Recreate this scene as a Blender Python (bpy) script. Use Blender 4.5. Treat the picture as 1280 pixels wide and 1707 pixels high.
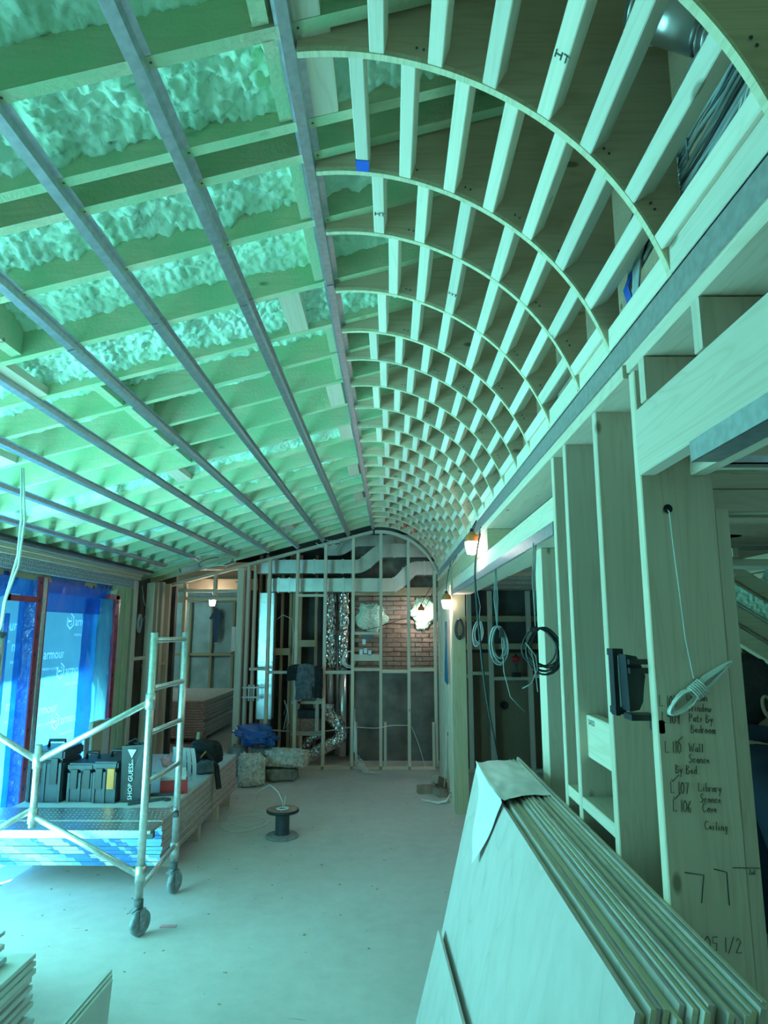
import bpy, bmesh, math, random
import numpy as np
from math import sin, cos, pi, radians, sqrt, atan2, hypot
from mathutils import Vector, Matrix, noise

random.seed(7)
rng = np.random.default_rng(7)
SC = bpy.context.scene
for o in list(bpy.data.objects):
    bpy.data.objects.remove(o)
COL = SC.collection

# ------------------------------------------------------------------ camera
cam_d = bpy.data.cameras.new('camera')
cam_d.sensor_fit = 'HORIZONTAL'
cam_d.sensor_width = 36.0
cam_d.lens = 36.0 * 1120 / 1280
cam_d.clip_end = 200
cam = bpy.data.objects.new('camera', cam_d)
COL.objects.link(cam)
cam.location = (0, 0, 1.85)
cam.rotation_euler = (radians(90 + 10.05), 0, radians(0.604))
SC.camera = cam

# ------------------------------------------------------------------ world, sun, daylight, exposure
W = bpy.data.worlds.new('daylight_sky')
SC.world = W
W.use_nodes = True
bg = W.node_tree.nodes['Background']
bg.inputs[0].default_value = (0.30, 0.92, 1.0, 1)
bg.inputs[1].default_value = 1.6

sun_d = bpy.data.lights.new('sun', 'SUN')
sun_d.energy = 105.0
sun_d.angle = radians(0.6)
sun_d.color = (0.33, 0.97, 1.0)
sun = bpy.data.objects.new('sun', sun_d)
COL.objects.link(sun)
sun.rotation_euler = Vector((0.4, 0.6, -1.0)).to_track_quat('-Z', 'Y').to_euler()

def area(name, loc, direction, sx, sy, power, color, spread=180):
    d = bpy.data.lights.new(name, 'AREA')
    d.shape = 'RECTANGLE'
    d.size, d.size_y = sx, sy
    d.energy = power
    d.color = color
    d.spread = radians(spread)
    o = bpy.data.objects.new(name, d)
    COL.objects.link(o)
    o.location = loc
    o.rotation_euler = Vector(direction).to_track_quat('-Z', 'Y').to_euler()
    return o

# daylight entering through the open window bays of the left wall (beside and behind the camera)
area('window_daylight', (-3.26, 3.6, 1.15), (1, 0.85, 0.95), 1.5, 2.1, 155, (0.20, 0.95, 1.0))
area('window_daylight', (-3.24, 1.9, 1.15), (1, 0.1, 0.62), 1.8, 2.1, 92, (0.20, 0.95, 1.0))
rl = bpy.data.lights.new('room_fill_light', 'POINT'); rl.energy = 55; rl.color = (0.45, 0.95, 1.0); rl.shadow_soft_size = 0.1  # unseen fill light, added to brighten the room past the doorway
rlo = bpy.data.objects.new('room_fill_light', rl); COL.objects.link(rlo); rlo.location = (-5.2, 13.2, 2.3)

SC.view_settings.view_transform = 'Standard'
SC.view_settings.look = 'None'
SC.view_settings.gamma = 1
SC.view_settings.use_curve_mapping = False
SC.view_settings.exposure = -0.28

# ------------------------------------------------------------------ materials
MATS = {}
def N(nt, t, **kw):
    n = nt.nodes.new(t)
    for k, v in kw.items():
        setattr(n, k, v)
    return n
def new_mat(name):
    m = bpy.data.materials.new(name)
    m.use_nodes = True
    nt = m.node_tree
    b = nt.nodes['Principled BSDF']
    MATS[name] = m
    return m, nt, b
def ramp(nt, fac, stops):
    r = N(nt, 'ShaderNodeValToRGB')
    el = r.color_ramp.elements
    el[0].position, el[0].color = stops[0][0], (*stops[0][1], 1)
    el[1].position, el[1].color = stops[-1][0], (*stops[-1][1], 1)
    for p, c in stops[1:-1]:
        e = el.new(p); e.color = (*c, 1)
    nt.links.new(fac, r.inputs[0])
    return r.outputs[0]
def mixc(nt, fac, a, b, mode='MIX'):
    m = N(nt, 'ShaderNodeMix', data_type='RGBA', blend_type=mode)
    if isinstance(fac, (int, float)): m.inputs[0].default_value = fac
    else: nt.links.new(fac, m.inputs[0])
    for v, i in ((a, 6), (b, 7)):
        if isinstance(v, tuple): m.inputs[i].default_value = (*v[:3], 1)
        else: nt.links.new(v, m.inputs[i])
    return m.outputs[2]
def coords(nt, scale, rand=True, kind='Object'):
    tc = N(nt, 'ShaderNodeTexCoord')
    out = tc.outputs[kind]
    if rand:
        oi = N(nt, 'ShaderNodeObjectInfo')
        ml = N(nt, 'ShaderNodeVectorMath', operation='SCALE')
        cx = N(nt, 'ShaderNodeCombineXYZ')
        for i in range(3): nt.links.new(oi.outputs['Random'], cx.inputs[i])
        nt.links.new(cx.outputs[0], ml.inputs[0]); ml.inputs['Scale'].default_value = 37.0
        ad = N(nt, 'ShaderNodeVectorMath', operation='ADD')
        nt.links.new(out, ad.inputs[0]); nt.links.new(ml.outputs[0], ad.inputs[1])
        out = ad.outputs[0]
    mp = N(nt, 'ShaderNodeMapping')
    mp.inputs['Scale'].default_value = scale
    nt.links.new(out, mp.inputs[0])
    return mp.outputs[0]
def noise_t(nt, vec, scale, detail=3, rough=0.5, dist=0.0):
    n = N(nt, 'ShaderNodeTexNoise')
    n.inputs['Scale'].default_value = scale
    n.inputs['Detail'].default_value = detail
    n.inputs['Roughness'].default_value = rough
    n.inputs['Distortion'].default_value = dist
    nt.links.new(vec, n.inputs['Vector'])
    return n.outputs[0]
def bump(nt, b, h, strength=0.3, dist=0.01):
    bp = N(nt, 'ShaderNodeBump')
    bp.inputs['Strength'].default_value = strength
    bp.inputs['Distance'].default_value = dist
    nt.links.new(h, bp.inputs['Height'])
    nt.links.new(bp.outputs[0], b.inputs['Normal'])

def plain(name, col, rough=0.6, metal=0.0, var=0.12, nscale=9, bmp=0.0, emis=None, es=0):
    m, nt, b = new_mat(name)
    v = coords(nt, (1, 1, 1))
    n = noise_t(nt, v, nscale, 4)
    dark = tuple(c * (1 - var) for c in col); light = tuple(min(1, c * (1 + var)) for c in col)
    nt.links.new(ramp(nt, n, [(0.3, dark), (0.7, light)]), b.inputs['Base Color'])
    b.inputs['Roughness'].default_value = rough
    b.inputs['Metallic'].default_value = metal
    if bmp: bump(nt, b, n, bmp, 0.01)
    if emis:
        b.inputs['Emission Color'].default_value = (*emis, 1)
        b.inputs['Emission Strength'].default_value = es
    return m

def wood(name, axis, base, dark, knots=True, tint=None, tint_amt=0.0):
    m, nt, b = new_mat(name)
    s = [46, 46, 46]; s[axis] = 1.3
    v = coords(nt, tuple(s))
    n1 = noise_t(nt, v, 1.3, 5, 0.65, 0.4)
    s = [9, 9, 9]; s[axis] = 0.55
    v1 = coords(nt, tuple(s))
    n2 = noise_t(nt, v1, 1.5, 2, 0.5, 1.2)
    mu = N(nt, 'ShaderNodeMath', operation='MULTIPLY'); mu.inputs[1].default_value = 7.0; nt.links.new(n2, mu.inputs[0])
    fr = N(nt, 'ShaderNodeMath', operation='PINGPONG'); fr.inputs[1].default_value = 0.5; nt.links.new(mu.outputs[0], fr.inputs[0])
    mid = tuple((p * 3 + q) / 4 for p, q in zip(base, dark))
    c1 = ramp(nt, n1, [(0.3, mid), (0.62, base)])
    c2 = mixc(nt, 0.32, c1, ramp(nt, fr.outputs[0], [(0.0, dark), (0.16, mid), (0.5, base)]))
    if knots:
        s2 = [10, 10, 10]; s2[axis] = 4.5
        v2 = coords(nt, tuple(s2))
        vo = N(nt, 'ShaderNodeTexVoronoi', feature='F1')
        vo.inputs['Scale'].default_value = 0.62
        nt.links.new(v2, vo.inputs['Vector'])
        k = ramp(nt, vo.outputs['Distance'], [(0.045, (0.85, 0.85, 0.85)), (0.085, (0, 0, 0))])
        kd = tuple(c * 0.45 for c in dark)
        c2 = mixc(nt, k, c2, kd)
    oi = N(nt, 'ShaderNodeObjectInfo')
    br = ramp(nt, oi.outputs['Random'], [(0.0, (0.84, 0.84, 0.84)), (1.0, (1.05, 1.03, 1.0))])
    c2 = mixc(nt, 1.0, c2, br, 'MULTIPLY')
    if tint:
        vv = coords(nt, (1, 1, 1), False)
        tn = noise_t(nt, vv, 5.0, 4, 0.6)
        f = ramp(nt, tn, [(0.5 - tint_amt * .35, (0, 0, 0)), (0.75 - tint_amt * .3, (0.9, 0.9, 0.9))])
        c2 = mixc(nt, f, c2, tint)
    nt.links.new(c2, b.inputs['Base Color'])
    b.inputs['Roughness'].default_value = 0.72
    b.inputs['Specular IOR Level'].default_value = 0.25
    if tint:
        vb = coords(nt, (1, 1, 1), False)
        nb = noise_t(nt, vb, 70, 3, 0.6)
        bump(nt, b, nb, 0.5, 0.006)
    else:
        bump(nt, b, n1, 0.15, 0.002)
    return m

PINE = (0.80, 0.66, 0.54); PINED = (0.58, 0.42, 0.28)
for ax, nm in enumerate('xyz'):
    wood('pine_' + nm, ax, PINE, PINED)
    wood('lath_' + nm, ax, (0.92, 0.80, 0.68), (0.72, 0.57, 0.43), knots=(ax == 1))
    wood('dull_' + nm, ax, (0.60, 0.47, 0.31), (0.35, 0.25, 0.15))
wood('joist_x', 0, (0.74, 0.66, 0.46), (0.48, 0.38, 0.24), True, (0.40, 0.58, 0.34), 0.45)
wood('plywood', 0, (0.74, 0.53, 0.38), (0.46, 0.30, 0.19))
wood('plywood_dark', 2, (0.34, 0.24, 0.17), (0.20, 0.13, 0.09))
wood('ply_edge', 1, (0.80, 0.70, 0.50), (0.42, 0.33, 0.2), False)

def sheet_mat():
    m, nt, b = new_mat('sheet_face')
    v = coords(nt, (2.2, 1.3, 0.55), False)
    n1 = noise_t(nt, v, 1.2, 2, 0.4, 0.8)
    w = N(nt, 'ShaderNodeMath', operation='MULTIPLY'); nt.links.new(n1, w.inputs[0]); w.inputs[1].default_value = 9
    fr = N(nt, 'ShaderNodeMath', operation='FRACT'); nt.links.new(w.outputs[0], fr.inputs[0])
    c = ramp(nt, fr.outputs[0], [(0.0, (0.52, 0.43, 0.38)), (0.07, (0.60, 0.50, 0.46)), (0.5, (0.65, 0.54, 0.51)), (1.0, (0.62, 0.51, 0.48))])
    v2 = coords(nt, (9, 5, 2.4), False)
    n2 = noise_t(nt, v2, 2.5, 4, 0.6)
    c = mixc(nt, 0.35, c, ramp(nt, n2, [(0.3, (0.52, 0.43, 0.39)), (0.6, (0.68, 0.57, 0.54))]))
    nt.links.new(c, b.inputs['Base Color'])
    b.inputs['Roughness'].default_value = 0.6
    b.inputs['Specular IOR Level'].default_value = 0.3
sheet_mat()

def concrete():
    m, nt, b = new_mat('concrete')
    v = coords(nt, (1, 1, 1), False)
    n1 = noise_t(nt, v, 0.9, 6, 0.6)
    n2 = noise_t(nt, v, 7, 6, 0.7)
    n3 = noise_t(nt, v, 60, 3, 0.6)
    c = ramp(nt, n1, [(0.3, (0.60, 0.56, 0.54)), (0.7, (0.72, 0.67, 0.65))])
    c = mixc(nt, 0.35, c, ramp(nt, n2, [(0.3, (0.58, 0.49, 0.48)), (0.65, (0.84, 0.72, 0.70))]))
    # small bits of grit and smudges
    vo = N(nt, 'ShaderNodeTexVoronoi', feature='F1'); vo.inputs['Scale'].default_value = 6.5
    nt.links.new(v, vo.inputs['Vector'])
    sp = ramp(nt, vo.outputs['Distance'], [(0.035, (1, 1, 1)), (0.06, (0, 0, 0))])
    c = mixc(nt, sp, c, (0.10, 0.09, 0.09))
    vs = coords(nt, (2.2, 9, 1), False)
    ns = noise_t(nt, vs, 2.4, 5, 0.75, 0.5)
    sm = ramp(nt, ns, [(0.66, (0, 0, 0)), (0.74, (0.5, 0.5, 0.5))])
    c = mixc(nt, sm, c, (0.24, 0.19, 0.18))
    nt.links.new(c, b.inputs['Base Color'])
    b.inputs['Roughness'].default_value = 0.75
    b.inputs['Specular IOR Level'].default_value = 0.3
    bump(nt, b, n3, 0.08, 0.004)
concrete()

def foam():
    m, nt, b = new_mat('spray_foam')
    v = coords(nt, (1, 1, 1), False)
    n1 = noise_t(nt, v, 3, 4, 0.6)
    vo = N(nt, 'ShaderNodeTexVoronoi', feature='SMOOTH_F1'); vo.inputs['Scale'].default_value = 42
    nd = noise_t(nt, v, 14, 3)
    nt.links.new(v, vo.inputs['Vector'])
    c = ramp(nt, n1, [(0.3, (0.58, 0.86, 0.62)), (0.7, (0.78, 0.95, 0.80))])
    nt.links.new(c, b.inputs['Base Color'])
    b.inputs['Roughness'].default_value = 0.5
    b.inputs['Subsurface Weight'].default_value = 0.0
    ad = N(nt, 'ShaderNodeMath', operation='ADD')
    mu = N(nt, 'ShaderNodeMath', operation='MULTIPLY'); mu.inputs[1].default_value = -0.9
    nt.links.new(vo.outputs['Distance'], mu.inputs[0])
    nt.links.new(mu.outputs[0], ad.inputs[0]); nt.links.new(nd, ad.inputs[1])
    bump(nt, b, ad.outputs[0], 0.55, 0.02)
foam()

def metal(name, col, rough=0.35, bmp=0.0, spangle=True):
    m, nt, b = new_mat(name)
    v = coords(nt, (1, 1, 1))
    n = noise_t(nt, v, 40 if spangle else 5, 3)
    n2 = noise_t(nt, v, 6, 3)
    c = ramp(nt, n, [(0.35, tuple(x * .82 for x in col)), (0.65, col)])
    nt.links.new(c, b.inputs['Base Color'])
    b.inputs['Metallic'].default_value = 0.9
    b.inputs['Roughness'].default_value = rough
    if bmp: bump(nt, b, n2, bmp, 0.02)
    return m
metal('galvanized', (0.62, 0.60, 0.66), 0.42)
metal('aluminium', (0.85, 0.80, 0.78), 0.38)
metal('duct_metal', (0.80, 0.77, 0.77), 0.30, 0.0, False)

def foil(name, col, scale=26, strength=1.0, rough=0.18):
    m, nt, b = new_mat(name)
    v = coords(nt, (1, 1, 0.6))
    vo = N(nt, 'ShaderNodeTexVoronoi', feature='F1'); vo.inputs['Scale'].default_value = scale
    nt.links.new(v, vo.inputs['Vector'])
    b.inputs['Base Color'].default_value = (*col, 1)
    b.inputs['Metallic'].default_value = 1
    b.inputs['Roughness'].default_value = rough
    bump(nt, b, vo.outputs['Distance'], strength, 0.03)
foil('foil', (0.8, 0.78, 0.78))

def film(name, col, tl, gloss=0.12, wr=0.5, scale=4.0, clear=0.0):
    # plastic film: scatters daylight from behind, with wrinkle highlights
    m, nt, b = new_mat(name)
    out = nt.nodes['Material Output']
    nt.nodes.remove(b)
    v = coords(nt, (1, 1, 1), False)
    n = noise_t(nt, v, scale, 4, 0.55, 1.2)
    d = N(nt, 'ShaderNodeBsdfDiffuse'); d.inputs[0].default_value = (*col, 1)
    t = N(nt, 'ShaderNodeBsdfTranslucent')
    nt.links.new(ramp(nt, n, [(0.3, tuple(x * .8 for x in tl)), (0.7, tl)]), t.inputs[0])
    g = N(nt, 'ShaderNodeBsdfGlossy'); g.inputs['Roughness'].default_value = 0.15
    bp = N(nt, 'ShaderNodeBump'); bp.inputs['Strength'].default_value = wr; bp.inputs['Distance'].default_value = 0.06
    nt.links.new(n, bp.inputs['Height']); nt.links.new(bp.outputs[0], g.inputs['Normal'])
    m1 = N(nt, 'ShaderNodeMixShader'); m1.inputs[0].default_value = 0.65
    nt.links.new(d.outputs[0], m1.inputs[1]); nt.links.new(t.outputs[0], m1.inputs[2])
    m2 = N(nt, 'ShaderNodeMixShader'); m2.inputs[0].default_value = gloss
    nt.links.new(m1.outputs[0], m2.inputs[1]); nt.links.new(g.outputs[0], m2.inputs[2])
    tr = N(nt, 'ShaderNodeBsdfTransparent'); tr.inputs[0].default_value = (*[0.35 + .65*x for x in tl], 1)
    m3 = N(nt, 'ShaderNodeMixShader'); m3.inputs[0].default_value = clear
    nt.links.new(m2.outputs[0], m3.inputs[1]); nt.links.new(tr.outputs[0], m3.inputs[2])
    nt.links.new(m3.outputs[0], out.inputs['Surface'])
film('blue_film', (0.02, 0.22, 0.75), (0.02, 0.30, 0.85), 0.14, 0.9, 7, 0.06)
film('print_film', (0.10, 0.34, 0.62), (0.13, 0.40, 0.68), 0.04, 0.2, 2, 0.03)
film('blue_bag', (0.02, 0.25, 0.85), (0.02, 0.3, 0.8), 0.2, 1.0, 14)
film('clear_poly', (0.5, 0.6, 0.6), (0.5, 0.6, 0.6), 0.45, 1.0, 10)
m, nt, b = new_mat('print_white')      # white ink, brightened: the summed shaders give out more light than they receive
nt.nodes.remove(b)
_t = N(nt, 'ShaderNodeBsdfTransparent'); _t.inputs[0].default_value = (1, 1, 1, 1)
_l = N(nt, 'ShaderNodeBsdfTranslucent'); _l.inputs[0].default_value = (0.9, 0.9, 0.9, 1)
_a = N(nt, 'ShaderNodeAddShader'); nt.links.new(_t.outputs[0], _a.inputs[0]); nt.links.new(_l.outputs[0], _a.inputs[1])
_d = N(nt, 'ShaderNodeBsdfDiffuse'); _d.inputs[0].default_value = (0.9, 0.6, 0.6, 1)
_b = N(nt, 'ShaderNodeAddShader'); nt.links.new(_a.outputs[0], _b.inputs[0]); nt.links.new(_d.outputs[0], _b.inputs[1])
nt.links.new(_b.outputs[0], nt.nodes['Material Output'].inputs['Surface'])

plain('red_tape', (0.42, 0.03, 0.06), 0.45, 0, 0.35, 12)
plain('foil_tape', (0.72, 0.72, 0.70), 0.3, 0.7, 0.2, 30, 0.4)
plain('drywall_edge', (0.60, 0.47, 0.44), 0.85, 0, 0.15, 16)
plain('drywall_face', (0.66, 0.64, 0.62), 0.85, 0, 0.05, 4)
plain('ivory_board', (0.62, 0.60, 0.56), 0.8, 0, 0.06, 6)
plain('label_blue', (0.05, 0.26, 0.70), 0.5, 0, 0.1, 10)
plain('label_white', (0.80, 0.82, 0.84), 0.5, 0, 0.08, 10)
plain('label_grey', (0.42, 0.50, 0.52), 0.5, 0, 0.15, 30)
plain('label_sky', (0.25, 0.62, 0.85), 0.5, 0, 0.1, 10)
plain('black_plastic', (0.018, 0.02, 0.024), 0.42, 0, 0.2, 20)
plain('box_plastic', (0.05, 0.06, 0.075), 0.45, 0, 0.2, 20)
plain('dark_rubber', (0.12, 0.13, 0.14), 0.6, 0, 0.3, 30)
plain('wheel_grey', (0.30, 0.32, 0.34), 0.55, 0, 0.3, 30)
plain('yellow_latch', (0.85, 0.26, 0.04), 0.5)
plain('black_cloth', (0.022, 0.024, 0.028), 0.9, 0, 0.4, 14, 0.5)
plain('grey_cloth', (0.13, 0.14, 0.15), 0.95, 0, 0.35, 20, 0.6)
plain('navy_cloth', (0.010, 0.018, 0.036), 0.9, 0, 0.3, 8, 0.4)
plain('trouser_cloth', (0.03, 0.045, 0.06), 0.9, 0, 0.3, 8, 0.4)
plain('skin', (0.36, 0.24, 0.17), 0.55)
plain('hair', (0.012, 0.010, 0.010), 0.7, 0, 0.5, 60, 0.5)
plain('white_cable', (0.82, 0.82, 0.78), 0.45)
plain('grey_cable', (0.36, 0.38, 0.38), 0.5)
plain('dark_cable', (0.05, 0.055, 0.06), 0.5)
plain('blue_cable', (0.03, 0.12, 0.55), 0.5)
plain('ink', (0.012, 0.012, 0.015), 0.6)
plain('ink_blue', (0.02, 0.05, 0.13), 0.6)
plain('red_paint', (0.85, 0.10, 0.07), 0.5)
plain('blue_paint', (0.02, 0.12, 0.65), 0.5)
plain('red_plastic', (0.55, 0.03, 0.03), 0.45)
plain('orange_rubber', (0.60, 0.20, 0.05), 0.5)
plain('fibre_lump', (0.72, 0.66, 0.56), 0.95, 0, 0.35, 26, 0.9)
plain('block_grey', (0.30, 0.30, 0.27), 0.95, 0, 0.3, 14, 0.6)
plain('parging', (0.20, 0.20, 0.185), 0.95, 0, 0.3, 5, 0.4)
plain('mortar', (0.20, 0.16, 0.13), 0.95, 0, 0.3, 9, 0.4)
plain('dark_wall', (0.10, 0.10, 0.095), 0.95, 0, 0.3, 4)
plain('outside_wall', (0.05, 0.055, 0.055), 0.9)
plain('white_paper', (0.86, 0.86, 0.86), 0.6, 0, 0.06, 6)
plain('poly_panel', (0.42, 0.55, 0.55), 0.4, 0, 0.2, 3, 0.3)
plain('reel_copper', (0.42, 0.22, 0.17), 0.5, 0, 0.4, 40)
plain('steel_dark', (0.12, 0.13, 0.15), 0.4, 0.6)
plain('pink_wrap', (0.75, 0.35, 0.42), 0.3, 0, 0.4, 12)
plain('bulb_glass', (0.9, 0.9, 0.9), 0.3, 0, 0.02, 5, 0, (0.95, 0.90, 0.82), 95)
def brick_mat():
    m, nt, b = new_mat('brick_red')
    v = coords(nt, (1, 1, 1))
    n = noise_t(nt, v, 12, 4, 0.6)
    oi = N(nt, 'ShaderNodeObjectInfo')
    c = ramp(nt, oi.outputs['Random'], [(0, (0.30, 0.19, 0.15)), (0.5, (0.40, 0.27, 0.21)), (1, (0.48, 0.37, 0.30))])
    c = mixc(nt, 0.5, c, ramp(nt, n, [(0.3, (0.22, 0.15, 0.12)), (0.7, (0.5, 0.38, 0.3))]))
    nt.links.new(c, b.inputs['Base Color']); b.inputs['Roughness'].default_value = 0.95
    bump(nt, b, n, 0.6, 0.01)
brick_mat()
def mesh_tape():
    m, nt, b = new_mat('perforated_band')
    v = coords(nt, (1, 1, 1), False)
    vo = N(nt, 'ShaderNodeTexVoronoi', feature='F1', distance='CHEBYCHEV'); vo.inputs['Scale'].default_value = 30
    vo.inputs['Randomness'].default_value = 0.35
    nt.links.new(v, vo.inputs['Vector'])
    c = ramp(nt, vo.outputs['Distance'], [(0.2, (0.24, 0.27, 0.33)), (0.45, (0.50, 0.52, 0.57))])
    nt.links.new(c, b.inputs['Base Color']); b.inputs['Roughness'].default_value = 0.7
mesh_tape()

# ------------------------------------------------------------------ mesh helpers
class MB:
    def __init__(s): s.v = []; s.f = []; s.mi = []; s.sm = []
    def add(s, vs, fs, mi=0, smooth=False):
        o = len(s.v); s.v += [tuple(p) for p in vs]
        for f in fs:
            s.f.append(tuple(i + o for i in f)); s.mi.append(mi); s.sm.append(smooth)
        return s
    def box(s, x0, x1, y0, y1, z0, z1, c=0.0, mi=0):
        return s.obox(((x0+x1)/2, (y0+y1)/2, (z0+z1)/2), (abs(x1-x0), abs(y1-y0), abs(z1-z0)), None, c, mi)
    def obox(s, cen, size, R=None, c=0.0, mi=0):
        """box about cen; with c > 0 the four long edges are chamfered (sawn lumber)"""
        hx, hy, hz = size[0]/2, size[1]/2, size[2]/2
        if c > 0:
            ax = max(range(3), key=lambda i: size[i]); h = [hx, hy, hz]
            a, b = [(1, 2), (0, 2), (0, 1)][ax]
            A, B, L = h[a], h[b], h[ax]; c = min(c, A*.45, B*.45)
            ring = [(A, B-c), (A-c, B), (-A+c, B), (-A, B-c), (-A, -B+c), (-A+c, -B), (A-c, -B), (A, -B+c)]
            vs = []
            for sgn in (-1, 1):
                for p, q in ring:
                    w = [0, 0, 0]; w[a] = p; w[b] = q; w[ax] = sgn*L; vs.append(tuple(w))
            fs = [(i, (i+1) % 8, 8+(i+1) % 8, 8+i) for i in range(8)] + [tuple(range(7, -1, -1)), tuple(range(8, 16))]
        else:
            vs = [(x, y, z) for x in (-hx, hx) for y in (-hy, hy) for z in (-hz, hz)]
            fs = [(0, 1, 3, 2), (4, 6, 7, 5), (0, 4, 5, 1), (2, 3, 7, 6), (0, 2, 6, 4), (1, 5, 7, 3)]
        M = R if R is not None else Matrix.Identity(3)
        cc = Vector(cen)
        return s.add([M @ Vector(p) + cc for p in vs], fs, mi)
    def bar(s, a, b, w, h, up=(0, 0, 1), c=0.0, mi=0):
        """rectangular bar from a to b; w across, h along 'up'"""
        a = Vector(a); b = Vector(b); d = (b-a); L = d.length; d.normalize()
        u = Vector(up); r = d.cross(u)
        if r.length < 1e-5: r = d.cross(Vector((1, 0, 0)))
        r.normalize(); u = r.cross(d)
        R = Matrix((r, d, u)).transposed()
        if c > 0 and L > max(w, h):
            return s.obox((a+b)/2, (w, L, h), R, c, mi)
        return s.obox((a+b)/2, (w, L, h), R, 0, mi)
    def tube(s, pts, r, n=8, mi=0, caps=True, closed=False):
        P = [Vector(p) for p in pts]; m = len(P); rs = r if isinstance(r, (list, tuple)) else [r]*m
        vs = []; up = None
        for i in range(m):
            if closed: t = P[(i+1) % m] - P[i-1]
            else: t = P[min(i+1, m-1)] - P[max(i-1, 0)]
            if t.length < 1e-9: t = Vector((0, 0, 1))
            t.normalize()
            if up is None:
                up = t.cross(Vector((0, 0, 1)))
                if up.length < .05: up = t.cross(Vector((1, 0, 0)))
            up = up - t * up.dot(t)
            if up.length < 1e-6: up = t.cross(Vector((0.3, 1, 0.2)))
            up.normalize(); q = t.cross(up)
            for k in range(n):
                a = 2*pi*k/n
                vs.append(P[i] + (up*cos(a) + q*sin(a))*rs[i])
        fs = []
        for i in range(m if closed else m-1):
            j = (i+1) % m
            for k in range(n):
                fs.append((i*n+k, i*n+(k+1) % n, j*n+(k+1) % n, j*n+k))
        s.add(vs, fs, mi, True)
        if caps and not closed:
            o = len(s.v) - len(vs)
            s.f.append(tuple(o+k for k in range(n-1, -1, -1))); s.mi.append(mi); s.sm.append(False)
            s.f.append(tuple(o+(m-1)*n+k for k in range(n))); s.mi.append(mi); s.sm.append(False)
        return s
    def lathe(s, prof, cen=(0, 0, 0), n=24, R=None, mi=0, smooth=True):
        M = R if R is not None else Matrix.Identity(3); cc = Vector(cen)
        vs = []
        for r, z in prof:
            for k in range(n):
                a = 2*pi*k/n; vs.append(M @ Vector((r*cos(a), r*sin(a), z)) + cc)
        fs = [(i*n+k, i*n+(k+1) % n, (i+1)*n+(k+1) % n, (i+1)*n+k) for i in range(len(prof)-1) for k in range(n)]
        return s.add(vs, fs, mi, smooth)
    def prism(s, poly, axis, a0, a1, mi=0):
        """extrude a 2-D polygon along an axis (0: poly is (y,z), 1: (x,z), 2: (x,y))"""
        def P(p, a):
            return [(a, p[0], p[1]), (p[0], a, p[1]), (p[0], p[1], a)][axis]
        n = len(poly)
        vs = [P(p, a0) for p in poly] + [P(p, a1) for p in poly]
        fs = [(i, (i+1) % n, n+(i+1) % n, n+i) for i in range(n)] + [tuple(range(n-1, -1, -1)), tuple(range(n, 2*n))]
        return s.add(vs, fs, mi)
    def grid(s, fn, nu, nv, mi=0, smooth=True):
        vs = [fn(i/(nu-1), j/(nv-1)) for j in range(nv) for i in range(nu)]
        fs = [(j*nu+i, j*nu+i+1, (j+1)*nu+i+1, (j+1)*nu+i) for j in range(nv-1) for i in range(nu-1)]
        return s.add(vs, fs, mi, smooth)
    def build(s, name, mat, parent=None, label=None, kind=None, recalc=True):
        me = bpy.data.meshes.new(name)
        off = Vector((0, 0, 0)); p = parent
        while p is not None:
            off += p.location; p = p.parent
        me.from_pydata([(x-off.x, y-off.y, z-off.z) for x, y, z in s.v], [], s.f)
        mats = mat if isinstance(mat, (list, tuple)) else [mat]
        for mm in mats: me.materials.append(MATS[mm])
        me.polygons.foreach_set('material_index', s.mi)
        me.polygons.foreach_set('use_smooth', s.sm)
        me.update()
        if recalc:
            bm = bmesh.new(); bm.from_mesh(me); bmesh.ops.recalc_face_normals(bm, faces=bm.faces); bm.to_mesh(me); bm.free()
        o = bpy.data.objects.new(name, me); COL.objects.link(o)
        if parent is not None: o.parent = parent
        if label: o['label'] = label
        if kind: o['kind'] = kind
        return o

def empty(name, loc=(0, 0, 0), label=None, cat=None, group=None, kind=None):
    o = bpy.data.objects.new(name, None); COL.objects.link(o); o.location = loc
    o.empty_display_size = 0.1
    tag(o, label, cat, group, kind)
    return o
def tag(o, label=None, cat=None, group=None, kind=None):
    if label: o['label'] = label
    if cat: o['category'] = cat
    if group: o['group'] = group
    if kind: o['kind'] = kind
    return o
def board(name, mat, parent, x0, x1, y0, y1, z0, z1, c=0.003, label=None):
    return MB().box(x0, x1, y0, y1, z0, z1, c).build(name, mat, parent, label)

def text_mesh(name, s, size, origin, xd, yd, mat, parent=None, align='LEFT', label=None, shear=0.0, spacing=1.0):
    cu = bpy.data.curves.new(name + '_c', 'FONT'); cu.body = s; cu.size = size; cu.align_x = align
    cu.shear = shear; cu.space_character = spacing; cu.resolution_u = 2
    t = bpy.data.objects.new('tmp', cu); COL.objects.link(t)
    dg = bpy.context.evaluated_depsgraph_get(); dg.update()
    me = bpy.data.meshes.new_from_object(t.evaluated_get(dg))
    bpy.data.objects.remove(t); bpy.data.curves.remove(cu)
    X = Vector(xd).normalized(); Y = Vector(yd).normalized(); O = Vector(origin)
    off = Vector((0, 0, 0)); p = parent
    while p is not None:
        off += p.location; p = p.parent
    for v in me.vertices:
        v.co = O - off + X*v.co.x + Y*v.co.y
    me.materials.clear(); me.materials.append(MATS[mat]); me.name = name
    o = bpy.data.objects.new(name, me); COL.objects.link(o)
    if parent is not None: o.parent = parent
    if label: o['label'] = label
    return o

ORD = ['first', 'second', 'third', 'fourth', 'fifth', 'sixth', 'seventh', 'eighth', 'ninth', 'tenth', 'eleventh', 'twelfth', 'thirteenth', 'fourteenth', 'fifteenth', 'sixteenth', 'seventeenth', 'eighteenth']
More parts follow.
